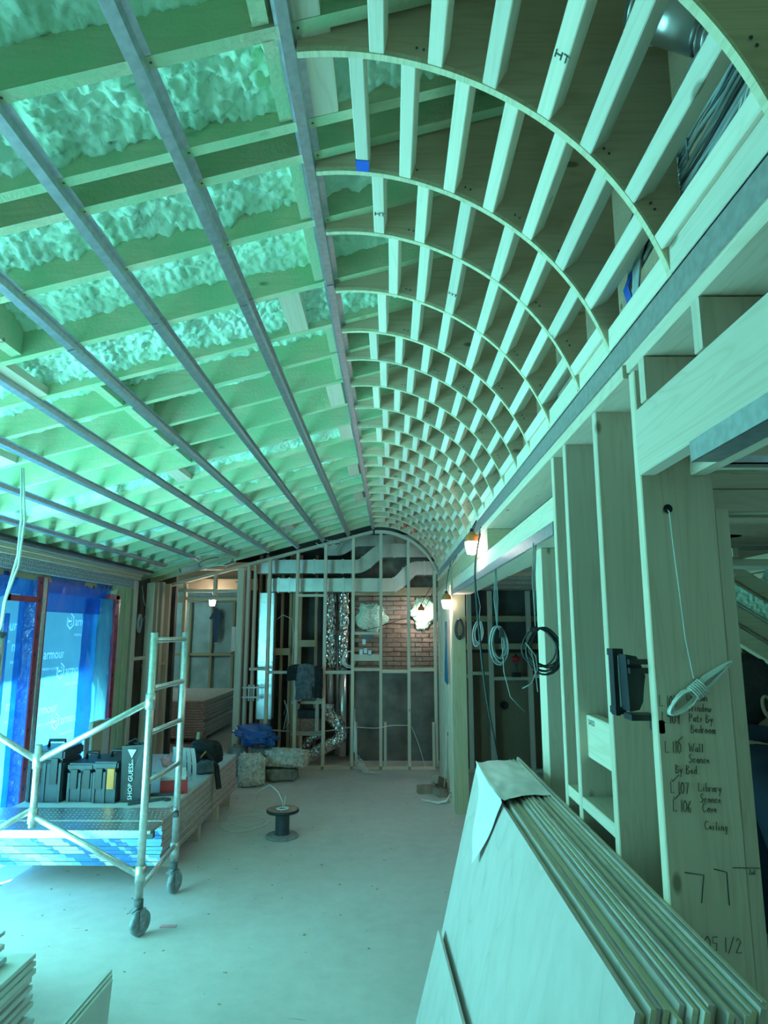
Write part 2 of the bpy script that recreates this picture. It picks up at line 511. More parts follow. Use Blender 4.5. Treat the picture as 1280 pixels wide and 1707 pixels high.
# ------------------------------------------------------------------ room numbers
XC = -0.235            # left end of the curved ribs
YF = 9.575             # far stud wall
CAMZ = 1.85
def zc(x): return 3.302 + 0.265*(x + 0.27)      # underside of the sloping joists
JOISTS = [0.60, 1.42, 1.735, 1.87, 2.205, 2.633, 3.028, 3.371, 3.758, 4.165, 4.579, 4.947, 5.376,
          5.729, 6.147, 6.523, 6.907, 7.302, 7.705, 8.026, 8.419, 8.801, 9.218]
JOISTS = sorted(JOISTS + [0.98, 0.2])
RIBS = [1.0, 1.453, 1.898, 2.225, 2.653, 3.048, 3.391, 3.778, 4.185, 4.599, 4.967, 5.396,
        5.749, 6.167, 6.543, 6.927, 7.322, 7.725, 8.046, 8.439, 8.821, 9.238]
_arc = [(-0.235, 3.277), (-0.158, 3.283), (-0.075, 3.277), (0.047, 3.254), (0.178, 3.202), (0.309, 3.133),
        (0.402, 3.066), (0.518, 2.943), (0.579, 2.848), (0.62, 2.762), (0.662, 2.652)]
def smooth_arc():
    ax = np.array([p[0] for p in _arc]); az = np.array([p[1] for p in _arc])
    t = np.concatenate([[0], np.cumsum(np.hypot(np.diff(ax), np.diff(az)))])
    # least-squares cubic in arc length keeps the curve fair
    cx = np.polyfit(t, ax, 4); cz = np.polyfit(t, az, 4)
    T = np.linspace(0, t[-1], 40)
    X = np.polyval(cx, T); Z = np.polyval(cz, T)
    return T, X, Z
AT, AX, AZ = smooth_arc()
def arc_at(t):
    x = np.interp(t, AT, AX); z = np.interp(t, AT, AZ)
    e = 0.01
    dx = np.interp(min(t+e, AT[-1]), AT, AX) - np.interp(max(t-e, 0), AT, AX)
    dz = np.interp(min(t+e, AT[-1]), AT, AZ) - np.interp(max(t-e, 0), AT, AZ)
    l = hypot(dx, dz)
    return float(x), float(z), float(dx/l), float(dz/l)
def arc_t_of_x(x): return float(np.interp(x, AX, AT))
def arc_z(x): return float(np.interp(x, AX, AZ))

# ================================================================== STRUCTURE
# floor
MB().box(-3.1, 4.2, -2.8, 10.7, -0.12, 0.0).build('floor', 'concrete', kind='structure')
MB().box(-6.6, -2.0, 10.7, 16.2, -0.12, 0.0).box(-6.6, -3.1, 9.5, 10.7, -0.12, 0.0).build('floor', 'concrete', kind='structure')
# outer shell
sh = MB().box(4.0, 4.1, -2.8, 10.7, 0, 3.0); sh.build('wall_right', 'dark_wall', kind='structure')
MB().box(-3.4, 4.0, -2.8, -2.7, 0, 3.9).build('wall_rear', 'dull_z', kind='structure')
wb = empty('wall_masonry', (0, 10.3, 0), kind='structure')
wb.name = 'wall_back'
MB().box(-0.62, 0.80, 10.22, 10.35, 0, 1.27).box(-0.62, -0.54, 10.18, 10.24, 0, 1.26).build('parging', 'parging', wb, 'dark grey parged lower masonry')
MB().box(-0.62, 0.80, 10.27, 10.35, 1.27, 3.3).build('mortar', 'mortar', wb)
MB().box(-2.2, -0.62, 10.6, 10.7, 0, 3.3).box(0.8, 2.6, 10.6, 10.7, 0, 3.3).box(-2.2, 4.1, 10.66, 10.72, 0, 4.5).box(-3.5, -2.2, 10.66, 10.72, 2.86, 4.5).box(-2.2, 0.9, 10.3, 10.4, 3.2, 4.2).build('backing', 'dark_wall', wb)
MB().box(-0.60, 0.78, 10.19, 10.30, 1.235, 1.275).build('ledge', 'mortar', wb)
MB().box(-0.60, 0.78, 10.17, 10.27, 2.38, 2.50, 0.004).build('lintel', 'dull_x', wb)
r_ = random.Random(3)
bzr = 1.28
row = 0
while bzr < 2.33:
    x = -0.60 + (0.11 if row % 2 else 0.0)
    while x < 0.74:
        x1 = min(x + 0.205, 0.77)
        d = r_.uniform(-0.006, 0.012)
        if not (0.08 < x < 0.22 and 1.75 < bzr < 2.1 and r_.random() < 0.5):
            MB().obox(((x+x1)/2, 10.26-d, bzr+0.029), (x1-x-0.006, 0.06, 0.056), Matrix.Rotation(r_.uniform(-.02, .02), 3, 'Y')).build('brick', 'brick_red', wb)
        x = x1 + 0.008
    bzr += 0.068; row += 1

def foam_lump(name, cen, size, parent, mat='spray_foam', seed=0, n=28):
    def f(u, v):
        th = 2*pi*u; ph = pi*v
        d = Vector((sin(ph)*cos(th), sin(ph)*sin(th), cos(ph)))
        k = 1 + 0.35*noise.noise(d*1.8 + Vector((seed, 0, 0))) + 0.16*noise.noise(d*5 + Vector((0, seed, 0))) + .06*noise.noise(d*13)
        return (cen[0]+d.x*size[0]*k, cen[1]+d.y*size[1]*k, cen[2]+d.z*size[2]*k)
    return MB().grid(f, n*2, n).build(name, mat, parent)
foam_lump('spray_foam', (-0.30, 10.21, 2.05), (0.22, 0.05, 0.20), wb, seed=2)
foam_lump('spray_foam', (0.50, 10.21, 2.12), (0.18, 0.06, 0.22), wb, seed=5)

# ---------------- ceiling: roof deck, foam, joists, blocking, steel channels
ceil = empty('ceiling', (0, 0, 3.3), kind='structure')
MB().prism([(-3.5, zc(-3.5)+.24), (4.2, zc(4.2)+.24), (4.2, zc(4.2)+.30), (-3.5, zc(-3.5)+.30)], 1, -2.8, 10.7).build('roof_deck', 'dull_y', ceil)

def foam_field(x0, x1, y0, y1, step, seed):
    nx = int((x1-x0)/step)+1; ny = int((y1-y0)/step)+1
    js = sorted(JOISTS)
    br = random.Random(11)
    hs = {}
    for i in range(len(js)+1):
        hs[i] = br.choice([0.185, 0.20, 0.17, 0.205, 0.19])
    # the bays the photograph shows filled lower and lumpier
    def bay(y):
        i = 0
        while i < len(js) and js[i] < y: i += 1
        return i
    b_low = {bay(1.55): 0.10, bay(1.1): 0.16, bay(2.0): 0.13, bay(2.4): 0.15, bay(2.85): 0.085, bay(1.8): 0.2,
             bay(3.2): 0.17, bay(4.8): 0.08, bay(6.3): 0.09, bay(8.2): 0.07, bay(7.5): 0.13, bay(5.5): 0.11}
    vs = []
    for j in range(ny):
        y = y0 + (y1-y0)*j/(ny-1)
        i = bay(y); h0 = b_low.get(i, hs[i])
        lo = js[i-1]+.02 if i > 0 else y0-1
        hi = js[i]-.02 if i < len(js) else y1+1
        e = min(abs(y-lo), abs(hi-y))
        men = 0.045*math.exp(-e/0.035)
        for k in range(nx):
            x = x0 + (x1-x0)*k/(nx-1)
            big = noise.noise((x*1.7+seed, y*2.2, 3.1))
            a = noise.noise((x*11, y*15, 0.3)); b = noise.noise((x*26, y*30, 5.0)); 
            c = noise.noise((x*46, y*50, 9.0)) if step < 0.015 else 0
            amp = 1.0 if h0 < .14 else 0.55
            h = h0 + 0.03*big - amp*(0.042*abs(a)-0.02 + 0.038*abs(b) + 0.024*abs(c)) - men
            vs.append((x, y, zc(x)+max(h, 0.03)))
    fs = [(j*nx+k, j*nx+k+1, (j+1)*nx+k+1, (j+1)*nx+k) for j in range(ny-1) for k in range(nx-1)]
    return MB().add(vs, fs, 0, True)
foam_field(-2.3, 0.15, 0.9, 3.4, 0.0085, 0).build('foam_insulation', 'spray_foam', ceil, 'bumpy green sprayed foam between the near joists', recalc=False)
foam_field(-3.3, 0.2, 3.4, 9.6, 0.022, 0).build('foam_insulation', 'spray_foam', ceil, 'green sprayed foam between the far joists', recalc=False)
foam_field(-3.3, -2.3, 0.9, 3.4, 0.05, 0).build('foam_insulation', 'spray_foam', ceil, recalc=False)
foam_field(-3.3, 1.2, -2.7, 0.9, 0.08, 0).build('foam_insulation', 'spray_foam', ceil, recalc=False)

for y in JOISTS:
    t = 0.038
    x0, x1 = -3.35, 1.2
    MB().prism([(x0, zc(x0)), (x1, zc(x1)), (x1, zc(x1)+.235), (x0, zc(x0)+.235)], 1, y-t/2, y+t/2).build('joist', 'joist_x', ceil)
# blocking between joists: (x centre, joist before, joist after, flat?)
def block_flat(x, y0, y1, w=0.075):
    a = MB(); a.prism([(x-w/2, zc(x-w/2)+.001), (x+w/2, zc(x+w/2)+.001), (x+w/2, zc(x+w/2)+.04), (x-w/2, zc(x-w/2)+.04)], 1, y0+.02, y1-.02)
    return a.build('blocking', 'pine_y', ceil)
def block_deep(x, y0, y1):
    a = MB(); a.prism([(x-.02, zc(x-.02)+.01), (x+.02, zc(x+.02)+.01), (x+.02, zc(x+.02)+.23), (x-.02, zc(x-.02)+.23)], 1, y0+.02, y1-.02)
    return a.build('blocking', 'joist_x', ceil)
block_flat(-0.185, 1.42, 1.735, 0.07); block_deep(-0.30, 1.42, 1.735)
block_flat(-0.215, 0.98, 1.42, 0.09); block_deep(-0.315, 0.98, 1.42)
block_deep(-0.30, 1.87, 2.205); block_deep(-0.30, 2.205, 2.633); block_deep(-0.30, 3.028, 3.371); block_deep(-0.30, 3.371, 3.758); block_deep(-.30, 3.758, 4.165)
block_flat(-0.435, 2.633, 3.028, 0.085); block_flat(-1.66, 2.633, 3.028, 0.085)
for (x, a, b) in ((-1.55, 2.205, 2.633), (-1.42, 3.028, 3.371), (-1.40, 3.371, 3.758), (-1.42, 3.758, 4.165), (-1.42, 4.165, 4.579)):
    block_deep(x, a, b)
for (x, i) in ((-.34, 10), (-.33, 12), (-1.55, 12), (-.34, 15), (-1.35, 15), (-2.2, 9), (-2.5, 13), (-.35, 18), (-1.2, 20)):
    js = sorted(JOISTS); block_flat(x, js[i], js[i+1], 0.09)
# red-brown chalked line etc. on a few joists is left to the wood material

def furring(x, pieces, parent):
    """hat-shaped furring channel running along Y under the joists"""
    for k, (y0, y1, dz) in enumerate(pieces):
        zt = zc(x+.03) - 0.001 - dz
        sl = 0.265
        prof = [(-.012, 0), (-.004, 0), (0.0, -.021), (.029, -.021), (.033, 0), (.050, 0)]
        th = .0016
        outer = [(x+.001+px, zt+pz+sl*(px-.015)) for px, pz in prof]
        inner = [(p, q-th) if abs(pz) < .01 else (p, q-th) for (p, q), (px, pz) in zip(outer, prof)]
        poly = outer + inner[::-1]
        MB().prism(poly, 1, y0, y1).build('furring_channel', 'galvanized', parent, 'galvanized steel furring channel')
    m = MB()
    for y in JOISTS:
        if y > 0.8:
            for s_ in (.042,):
                m.lathe([(0.0001, -.0055), (.0045, -.004), (.005, 0)], (x+s_, y, zt+sl*.034-.001), 8)
    m.build('screws', 'steel_dark', parent, kind='stuff')
for i in range(8):
    x = -0.27 - 0.358*i
    sp = [2.66, 2.65, 2.62, 2.66, 3.4, 2.9, 3.6, 3.1][i]
    end = [9.55, 9.55, 9.5, 9.5, 9.2, 8.9, 8.3, 8.2][i]
    furring(x, [(0.62, sp, 0.0), (sp-.04, 5.9+.2*(i % 3), 0.003), (5.88+.2*(i % 3), end, 0.0)], ceil)
# wall track along the window wall; the black bar stands in for its shadow
MB().box(-2.98, -2.94, 0.6, 8.2, 2.525, 2.555).build('track_and_gap_shadow', 'galvanized', ceil)
MB().box(-2.93, -2.90, 0.6, 8.2, 2.545, 2.57).build('track_and_gap_shadow', 'black_plastic', ceil)

# ---------------- vaulted cove: plywood ribs and lath strips
vault = empty('vaulted_cove_frame', (0.2, 1.0, 2.66), 'curved timber vault of plywood ribs and pale lath strips above the right wall', 'vault frame')
for y in RIBS:
    pts = [(float(x), float(z)) for x, z in zip(AX, AZ)]
    poly = pts + [(0.69, 2.655), (0.69, zc(.69)+.10), (XC, zc(XC)+.055)]
    o = MB().prism(poly, 1, y, y+.018).build('rib', ['plywood'], vault)
    # paler sawn edge, following the curve
    e = MB()
    off = 0.0015
    for a in range(len(pts)-1):
        (xa, za), (xb, zb) = pts[a], pts[a+1]
        e.add([(xa, y-.0005, za-off), (xb, y-.0005, zb-off), (xb, y+.0185, zb-off), (xa, y+.0185, za-off),
               (xa, y-.0005, za+.013), (xb, y-.0005, zb+.013), (xb, y+.0185, zb+.013), (xa, y+.0185, za+.013)],
              [(0, 1, 2, 3), (0, 4, 5, 1), (3, 2, 6, 7)])
    e.build('rib_edge', 'ply_edge', vault, recalc=False)
SA = [-.092, .044, .178, .306, .419, .515, .594]
SB = [-.035, .108, .24, .368, .468, .565, .630]
rr = random.Random(5)
for i in range(len(RIBS)-1):
    y0, y1 = RIBS[i]+.0185, RIBS[i+1]-.0005
    xs = SB if i % 2 == 0 else SA
    if i == 3: xs = [-.12+.13, .13, .25, .37, .47, .55, .61]
    for k, x in enumerate(xs):
        t = arc_t_of_x(x) + rr.uniform(-.006, .006)
        px, pz, tx, tz = arc_at(t)
        nx, nz = -tz, tx      # points away from the room
        if nz < 0: nx, nz = -nx, -nz
        hw = 0.0195; dp = 0.062
        P = Vector((px, 0, pz)); T = Vector((tx, 0, tz)); U = Vector((nx, 0, nz))
        c = P + U*(dp/2 + .001) + Vector((0, (y0+y1)/2, 0))
        R = Matrix((T, Vector((0, 1, 0)), U)).transposed()
        o = MB().obox(c, (hw*2, y1-y0, dp), R, 0.0025).build('lath_strip', 'lath_y', vault)
        if i == 19 and k in (2, 3):
            o.data.materials[0] = MATS['red_paint']; o['label'] = 'red sprayed lath strip'
        if i == 1 and k == 0:
            o2 = MB().obox(P + U*.001 + Vector((0, y1-.025, 0)), (hw*2+.002, .05, .006), R).build('paint_mark', 'blue_paint', vault, 'blue paint on the end of a lath strip')
        if (i, k) in ((0, 3), (2, 0), (3, 2)):
            text_mesh('stamp', 'HT', 0.03, P - U*.0008 - T*.016 + Vector((0, (y0+y1)/2+.05, 0)), T, (0, -1, 0), 'ink', vault)
    # ledger strip against the steel angle
    w0 = rr.uniform(0, .012)
    MB().box(.655-w0*.4, .70, y0, y1, 2.672, 2.735+w0, 0.003).build('ledger_strip', 'lath_y', vault)
# screw pairs at the rib feet and along the ribs
m = MB()
for y in RIBS:
    for t in np.linspace(.25, .98, 6):
        px, pz, tx, tz = arc_at(t*AT[-1])
        nx, nz = (-tz, tx) if tx > 0 else (tz, -tx)
        for dd in (0, .018):
            m.lathe([(0.0001, 0), (.0035, .0005), (.0035, .002)], (px+nx*.035+tx*dd, y-.0015, pz+nz*.035+tz*dd), 6, Matrix.Rotation(-pi/2, 3, 'X').transposed())
m.build('screws', 'steel_dark', vault, kind='stuff')

# ---------------- right wall: top plates, steel angle, studs, headers
wr = empty('wall_stud', (.66, 2, 0), kind='structure'); wr.name = 'wall_right'
MB().box(.655, .662, .2, 7.05, 2.598, 2.668).box(.655, .69, .2, 7.05, 2.664, 2.669).build('steel_angle', 'galvanized', wr, 'flat steel band along the foot of the vault')
MB().box(.655, .662, 7.03, 9.55, 2.598, 2.668).build('steel_angle', 'galvanized', wr)
board('top_plate', 'pine_y', wr, .663, .86, .2, 9.55, 2.590, 2.672)
board('top_plate', 'pine_y', wr, .652, .85, 1.80, 9.55, 2.548, 2.588)
board('top_plate', 'pine_y', wr, .66, .86, .2, 1.79, 2.560, 2.589)
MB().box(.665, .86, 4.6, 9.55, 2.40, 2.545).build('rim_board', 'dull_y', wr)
MB().box(.86, .88, .2, 9.55, 2.56, 3.85).build('plywood_sheet', 'plywood', wr)
for (y0, y1, x1) in ((1.74, 1.78, .848), (2.09, 2.13, .85), (2.475, 2.515, .85), (2.665, 2.703, .85)):
    board('stud', 'pine_z', wr, .66, x1, y0, y1, 0.04, 2.548)
board('stud', 'pine_z', wr, .80, .86, 2.0, 2.04, 0.04, 1.78)
# cripples over the near header
board('cripple_stud', 'pine_z', wr, .66, .85, 1.345, 1.383, 2.44, 2.558)
board('cripple_stud', 'pine_z', wr, .66, .83, 1.74-.075, 1.74-.037, 2.44, 2.558)
board('cripple_stud', 'pine_z', wr, .66, .85, .95, .99, 2.44, 2.558)
board('header_beam', 'pine_y', wr, .655, .70, .15, 1.738, 2.255, 2.432, label='pale timber header beam crossing above the near opening')
board('header_beam', 'pine_y', wr, .79, .835, .15, 1.738, 2.255, 2.432)
MB().box(.64, .70, .15, 1.40, 2.205, 2.209).box(.64, .643, .15, 1.40, 2.205, 2.25).build('steel_channel', 'galvanized', wr, 'blue-grey steel channel under the near header')
# blocks between the studs
board('block', 'pine_y', wr, .69, .73, 2.13, 2.475, 1.415, 1.56)
text_mesh('pencil_mark', 'DADD', .026, (.6885, 2.45, 1.53), (0, -1, 0), (0, 0, 1), 'ink', wr)
board('block', 'pine_y', wr, .662, .85, 2.13, 2.475, 1.245, 1.285)
board('block', 'pine_y', wr, .662, .85, 2.515, 2.665, 1.245, 1.285)
board('bottom_plate', 'pine_y', wr, .66, .86, 1.74, 3.34, 0, .04)
# jack posts either side of the wide opening, and its header
board('post', 'pine_z', wr, .715, .86, 3.2, 3.34, 0.04, 2.24, label='pencil-marked timber post at the near side of the wide opening')
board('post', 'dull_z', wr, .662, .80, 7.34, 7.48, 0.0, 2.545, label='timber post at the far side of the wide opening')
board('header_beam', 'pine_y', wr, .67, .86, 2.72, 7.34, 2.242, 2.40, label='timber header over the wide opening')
MB().box(.66, .668, 2.72, 7.34, 2.238, 2.292).build('steel_angle', 'galvanized', wr, 'shiny steel band on the header')
MB().tube([(.80, 3.0, 2.47), (.80, 5.2, 2.47), (.80, 7.3, 2.46)], .028, 10).build('pipe', 'dull_y', wr)
# far part of the right wall: closely seen studs beyond the opening
for k, y in enumerate((7.62, 7.95, 8.3, 8.65, 9.0, 9.3, 9.52)):
    board('stud', 'pine_z', wr, .655, .745, y, y+.038, 0.04, 2.40)
board('bottom_plate', 'pine_y', wr, .655, .745, 7.48, 9.55, 0, .04)
board('top_plate', 'pine_y', wr, .655, .745, 7.48, 9.55, 2.36, 2.40)
board('block', 'pine_y', wr, .655, .745, 9.038, 9.3, 1.26, 1.30)
# framed niche behind the wide opening
wn = empty('wall_niche', (1.5, 9.5, 0), kind='structure'); wn.name = 'wall_right_back'
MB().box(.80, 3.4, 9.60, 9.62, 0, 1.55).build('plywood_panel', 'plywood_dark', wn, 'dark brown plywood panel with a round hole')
MB().lathe([(0.0001, 0), (.055, 0), (.055, .004)], (1.555, 9.594, .845), 20, Matrix.Rotation(pi/2, 3, 'X')).build('round_hole', 'black_plastic', wn)
MB().box(.80, 3.4, 9.75, 9.8, 0, 2.7).build('block_wall', 'dark_wall', wn)
for x in (1.05, 1.34, 1.87, 2.14, 2.55, 2.95):
    board('stud', 'pine_z', wn, x, x+.06, 9.42, 9.50, 0.04, 2.40)
board('bottom_plate', 'pine_x', wn, .80, 3.4, 9.42, 9.50, 0, .04)
for (x0, x1, z) in ((.80, 1.05, 1.22), (1.11, 1.34, 1.26), (1.40, 1.87, 1.19), (1.93, 2.14, 1.22)):
    board('block', 'pine_x', wn, x0, x1, 9.42, 9.50, z, z+.045)
board('block', 'dull_x', wn, .80, 2.2, 9.55, 9.60, 1.98, 2.06)
board('block', 'dull_x', wn, .80, 2.2, 9.55, 9.60, 1.60, 1.68)
MB().box(.90, 3.4, 3.4, 9.6, 2.42, 2.44).build('soffit', 'plywood', wn)
for y in (4.4, 5.2, 6.0, 6.8, 7.6, 8.4):
    MB().box(.90, 2.6, y, y+.03, 2.37, 2.40).build('soffit_channel', 'galvanized', wn)

# ---------------- cross wall with the near opening on the right, and the dark room behind it
wc = empty('wall_cross', (1.2, 1.8, 0), kind='structure'); wc.name = 'wall_cross'
wc.name = 'wall_right_cross'
board('trimmer_stud', 'pine_z', wc, .849, .886, 1.745, 1.83, 0.04, 2.165)
board('header_beam', 'pine_x', wc, .849, 2.6, 1.79, 1.83, 2.165, 2.228)
board('header_beam', 'pine_x', wc, .849, 2.6, 1.79, 1.83, 2.230, 2.272)
MB().box(.80, 2.4, 1.70, 1.74, 2.276, 2.280).box(.80, 2.4, 1.70, 1.703, 2.276, 2.298).build('steel_channel', 'galvanized', wc)
board('header_beam', 'pine_x', wc, .90, 2.6, 1.79, 1.87, 2.30, 2.55)
m = MB(); m.bar((.98, 1.55, 2.36), (1.35, 1.15, 2.42), .09, .13, c=.004); m.build('angled_beam', 'pine_x', wc)
board('stud', 'pine_z', wc, 1.9, 1.94, 1.79, 1.83, 0.04, 2.165)
wd = empty('ceiling_right', (2, 5, 2.5), kind='structure')
MB().box(.9, 4.0, 1.9, 3.3, 2.72, 2.74).build('deck', 'dark_wall', wd)
MB().box(.9, 4.0, 3.3, 9.6, 2.72, 2.74).build('deck', 'dark_wall', wd)
for k in range(9):
    y = 2.3 + .42*k
    if y < 3.3 or True:
        board('joist', 'dull_x', wd, .95, 4.0, y, y+.038, 2.50, 2.70)
for k in range(3):
    MB().bar((1.0+.25*k, 2.2, 2.44), (3.6, 3.6+.9*k, 2.44), .05, .02).build('ceiling_channel', 'galvanized', wd)
for k in range(5):
    board('ceiling_slat', 'pine_x', wd, 1.35, 3.8, 3.7+.42*k, 3.80+.42*k, 2.20+.03*k, 2.24+.03*k)
for k in range(5):
    board('ceiling_slat', 'dull_y', wd, 1.5+.33*k, 1.53+.33*k, 3.6, 5.8, 2.245, 2.29)
MB().lathe([(.0001, 0), (.09, 0), (.09, .03), (.0001, .03)], (2.05, 4.1, 2.42), 16).build('ceiling_can', 'galvanized', wd)
# sloping insulated rafters seen through the opening
st = empty('wall_slope', (2.2, 4.6, 2.0), kind='structure'); st.name = 'trim_1'
for k in range(5):
    a = Vector((1.55+.22*k, 4.3+.02*k, 2.22)); b = Vector((2.9+.22*k, 4.3+.02*k, 1.35))
    MB().bar(a, b, .09, .07, (0, 1, 0), .004).build('sloping_rafter', ['dull_x', 'dull_x', 'spray_foam', 'dull_x', 'spray_foam'][k], st)
MB().box(2.45, 4.0, 6.0, 6.06, 0, 2.7).box(2.42, 2.48, 6.0, 9.7, 0, 2.7).build('wall_right_room', 'parging', kind='structure')
MB().box(2.97, 3.03, 5.95, 6.0, 0, 2.5).build('trim_2', 'dull_z', kind='structure')

# ---------------- far stud wall
wf = empty('wall_far', (0, YF, 0), kind='structure')
SX = [-1.734, -1.335, -.9376, -.540, -.145, .2465, .617]
for x in SX:
    top = (zc(x)-.06) if x < -.27 else (arc_z(x)-.03)
    if x > .6: top = 2.70
    board('stud', 'pine_z', wf, x-.021, x+.021, YF, YF+.085, 0.04, top)
# sloping top plate, flat piece under the vault and its curved end
a = MB(); a.prism([(-3.2, zc(-3.2)-.065), (-.26, zc(-.26)-.065), (-.26, zc(-.26)-.025), (-3.2, zc(-3.2)-.025)], 1, YF-.02, YF+.085)
a.build('top_plate', 'pine_x', wf)
pts = [(float(x), float(z)) for x, z in zip(AX, AZ)]
a = MB(); a.prism([(p[0], p[1]-.045) for p in pts] + pts[::-1], 1, YF-.01, YF+.06); a.build('curved_plate', 'pine_x', wf)
for (x0, x1) in ((-2.0, -1.755), (-1.713, -1.356), (-1.314, -.9586), (-.9166, -.561), (-.519, -.166), (-.124, .2255), (.2675, .60)):
    board('bottom_plate', 'pine_x', wf, x0, x1, YF, YF+.085, 0.0, .04)
for (x0, x1, z, h) in ((-1.98, -1.755, 1.31, .038), (-1.713, -1.356, 1.265, .038), (-1.314, -.959, 2.33, .038), (-.917, -.561, 1.262, .045),
                       (-.519, -.166, 1.305, .04), (-.519, -.166, 1.44, .09), (-.519, -.166, 1.80, .038), (-.124, .2255, 1.275, .045), (.2675, .60, 1.30, .045),
                       ):
    board('block', 'pine_x', wf, x0, x1, YF, YF+.085, z, z+h)
board('stud', 'pine_z', wf, -.10, -.065, YF, YF+.085, .04, .62)
board('stud', 'pine_z', wf, -.50, -.47, YF, YF+.085, .04, .62)
board('stud', 'pine_z', wf, .56, .595, YF-.03, YF+.055, .04, .62)
# heavy corner posts by the doorway
for (x0, x1, y0) in ((-2.175, -2.09, YF-.05), (-2.055, -2.015, YF), (-1.98, -1.945, YF+.1)):
    board('post', 'pine_z', wf, x0, x1, y0, y0+.09, 0, zc(x0)-.06)
# doorway header on the left
d1 = empty('door_1', (-2.5, YF, 0), kind='structure')
board('door_header', 'pine_x', d1, -2.93, -2.175, YF, YF+.085, 2.395, 2.435)
board('door_header', 'pine_x', d1, -2.93, -2.175, YF, YF+.085, 2.285, 2.325)
board('cripple_stud', 'pine_z', d1, -2.53, -2.49, YF, YF+.085, 2.435, 2.68)
board('cripple_stud', 'pine_z', d1, -2.53, -2.49, YF, YF+.085, 2.325, 2.395)
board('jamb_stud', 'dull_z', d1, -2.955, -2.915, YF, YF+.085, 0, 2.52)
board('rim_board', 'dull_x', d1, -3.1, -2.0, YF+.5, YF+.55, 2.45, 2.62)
# studs in the cavity behind the far wall
cv = empty('wall_cavity', (-1.3, 10.4, 0), kind='structure'); cv.name = 'wall_far_back'
for x in (-2.02, -1.55, -1.50, -1.45, -1.40, -1.16, -.62):
    board('stud', 'dull_z', cv, x, x+.04, 10.30, 10.38, 0, 3.0)
for x in (-1.9, -1.66):
    board('stud', 'dull_z', cv, x, x+.035, 10.2, 10.28, 0, 3.0)
for (x0, x1, z) in ((-1.98, -1.75, 1.62), (-1.42, -1.12, 1.62), (-1.86, -1.5, 1.50)):
    board('block', 'dull_x', cv, x0, x1, 10.12, 10.16, z, z+.10)
for (x0, x1, z) in ((-1.42, -.94, .83), (-1.42, -.94, .40)):
    board('block', 'pine_x', cv, x0, x1, 9.85, 9.93, z, z+.04)
board('cripple_stud', 'pine_z', cv, -1.08, -1.03, 9.85, 9.93, .44, .83)
board('cripple_stud', 'pine_z', cv, -1.30, -1.26, 9.85, 9.93, .04, .40)
board('cripple_stud', 'pine_z', cv, -1.33, -1.28, 9.85, 9.93, .83, 1.0)
board('cripple_stud', 'pine_z', cv, -1.08, -1.0, 9.85, 9.93, .87, 1.0)

# ---------------- left wall
wl = empty('wall_left', (-3.1, 4, 0), kind='structure')
MB().box(-3.16, -3.098, -2.7, 8.22, 2.356, 2.458).build('perforated_band', 'perforated_band', wl, 'grey perforated steel lintel band above the windows')
board('top_plate', 'pine_y', wl, -3.25, -3.06, -2.7, 8.22, 2.462, 2.50)
board('top_plate', 'pine_y', wl, -3.25, -3.04, -2.7, 8.22, 2.503, 2.54)
MB().box(-3.35, -3.17, -2.7, 8.22, 2.30, 2.53).build('lintel', 'dull_y', wl)
MB().box(-3.42, -3.30, 7.62, 9.82, 0, 2.8).build('backing', 'dark_wall', wl)
MB().box(-3.40, -3.30, -2.7, 8.2, 2.53, 2.85).build('backing', 'dull_y', wl)
MB().box(-3.42, -3.30, -2.8, 0.8, 0, 2.5).build('backing', 'dull_y', wl)
board('window_post', 'joist_x', wl, -3.28, -3.10, 7.66, 7.86, 0, 2.356, label='foam-dusted green post beside the window')
board('window_post', 'joist_x', wl, -3.24, -3.09, 7.87, 8.02, 0, 2.356)
board('window_post', 'pine_z', wl, -3.22, -3.08, 8.10, 8.20, 0, 2.45)
for (y0, y1, x, zt) in ((8.62, 8.66, -3.04, 2.46), (8.80, 8.86, -3.05, 2.48), (9.02, 9.12, -3.06, 2.50), (9.22, 9.30, -3.12, 2.50), (9.38, 9.46, -3.08, 2.50)):
    board('stud', 'pine_z', wl, x-.09, x, y0, y1, 0, zt)
board('block', 'pine_y', wl, -3.16, -3.09, 8.20, 8.62, 1.50, 1.54)
board('block', 'dull_y', wl, -3.16, -3.09, 8.66, 9.38, 1.40, 1.44)
board('sill_plate', 'pine_y', wl, -3.25, -3.06, 8.2, 9.5, 0, .04)
# walls of the room past the doorway
MB().box(-6.5, -2.0, 15.6, 15.7, 0, 2.9).build('wall_far_room', 'poly_panel', kind='structure')
fr = empty('wall_doorway_room', (-4, 15.5, 0), kind='structure'); fr.name = 'trim_3'
for x in (-4.62, -4.12, -3.62, -3.12, -2.7):
    board('stud', 'dull_z', fr, x, x+.05, 15.5, 15.6, 0, 2.6)
board('block', 'dull_x', fr, -4.9, -2.2, 15.5, 15.6, 1.30, 1.36)
board('top_plate', 'dull_x', fr, -5.2, -2.0, 15.48, 15.6, 2.5, 2.62)
MB().box(-6.6, -6.5, 9.7, 15.7, 0, 2.9).build('wall_left_room', 'poly_panel', kind='structure')
MB().box(-2.1, -2.0, 10.8, 15.7, 0, 2.9).build('wall_right_room', 'poly_panel', kind='structure')
MB().box(-6.6, -3.0, 9.6, 10.0, 2.72, 2.82).box(-6.6, -2.0, 9.9, 15.7, 2.75, 2.85).build('ceiling_room', 'dull_x', kind='structure')
MB().box(-2.25, -2.1, 10.05, 10.8, 0, 2.75).build('wall_return', 'dark_wall', kind='structure')
MB().box(-6.5, -3.1, 9.7, 9.8, 0, 2.8).build('wall_left_return', 'dark_wall', kind='structure')

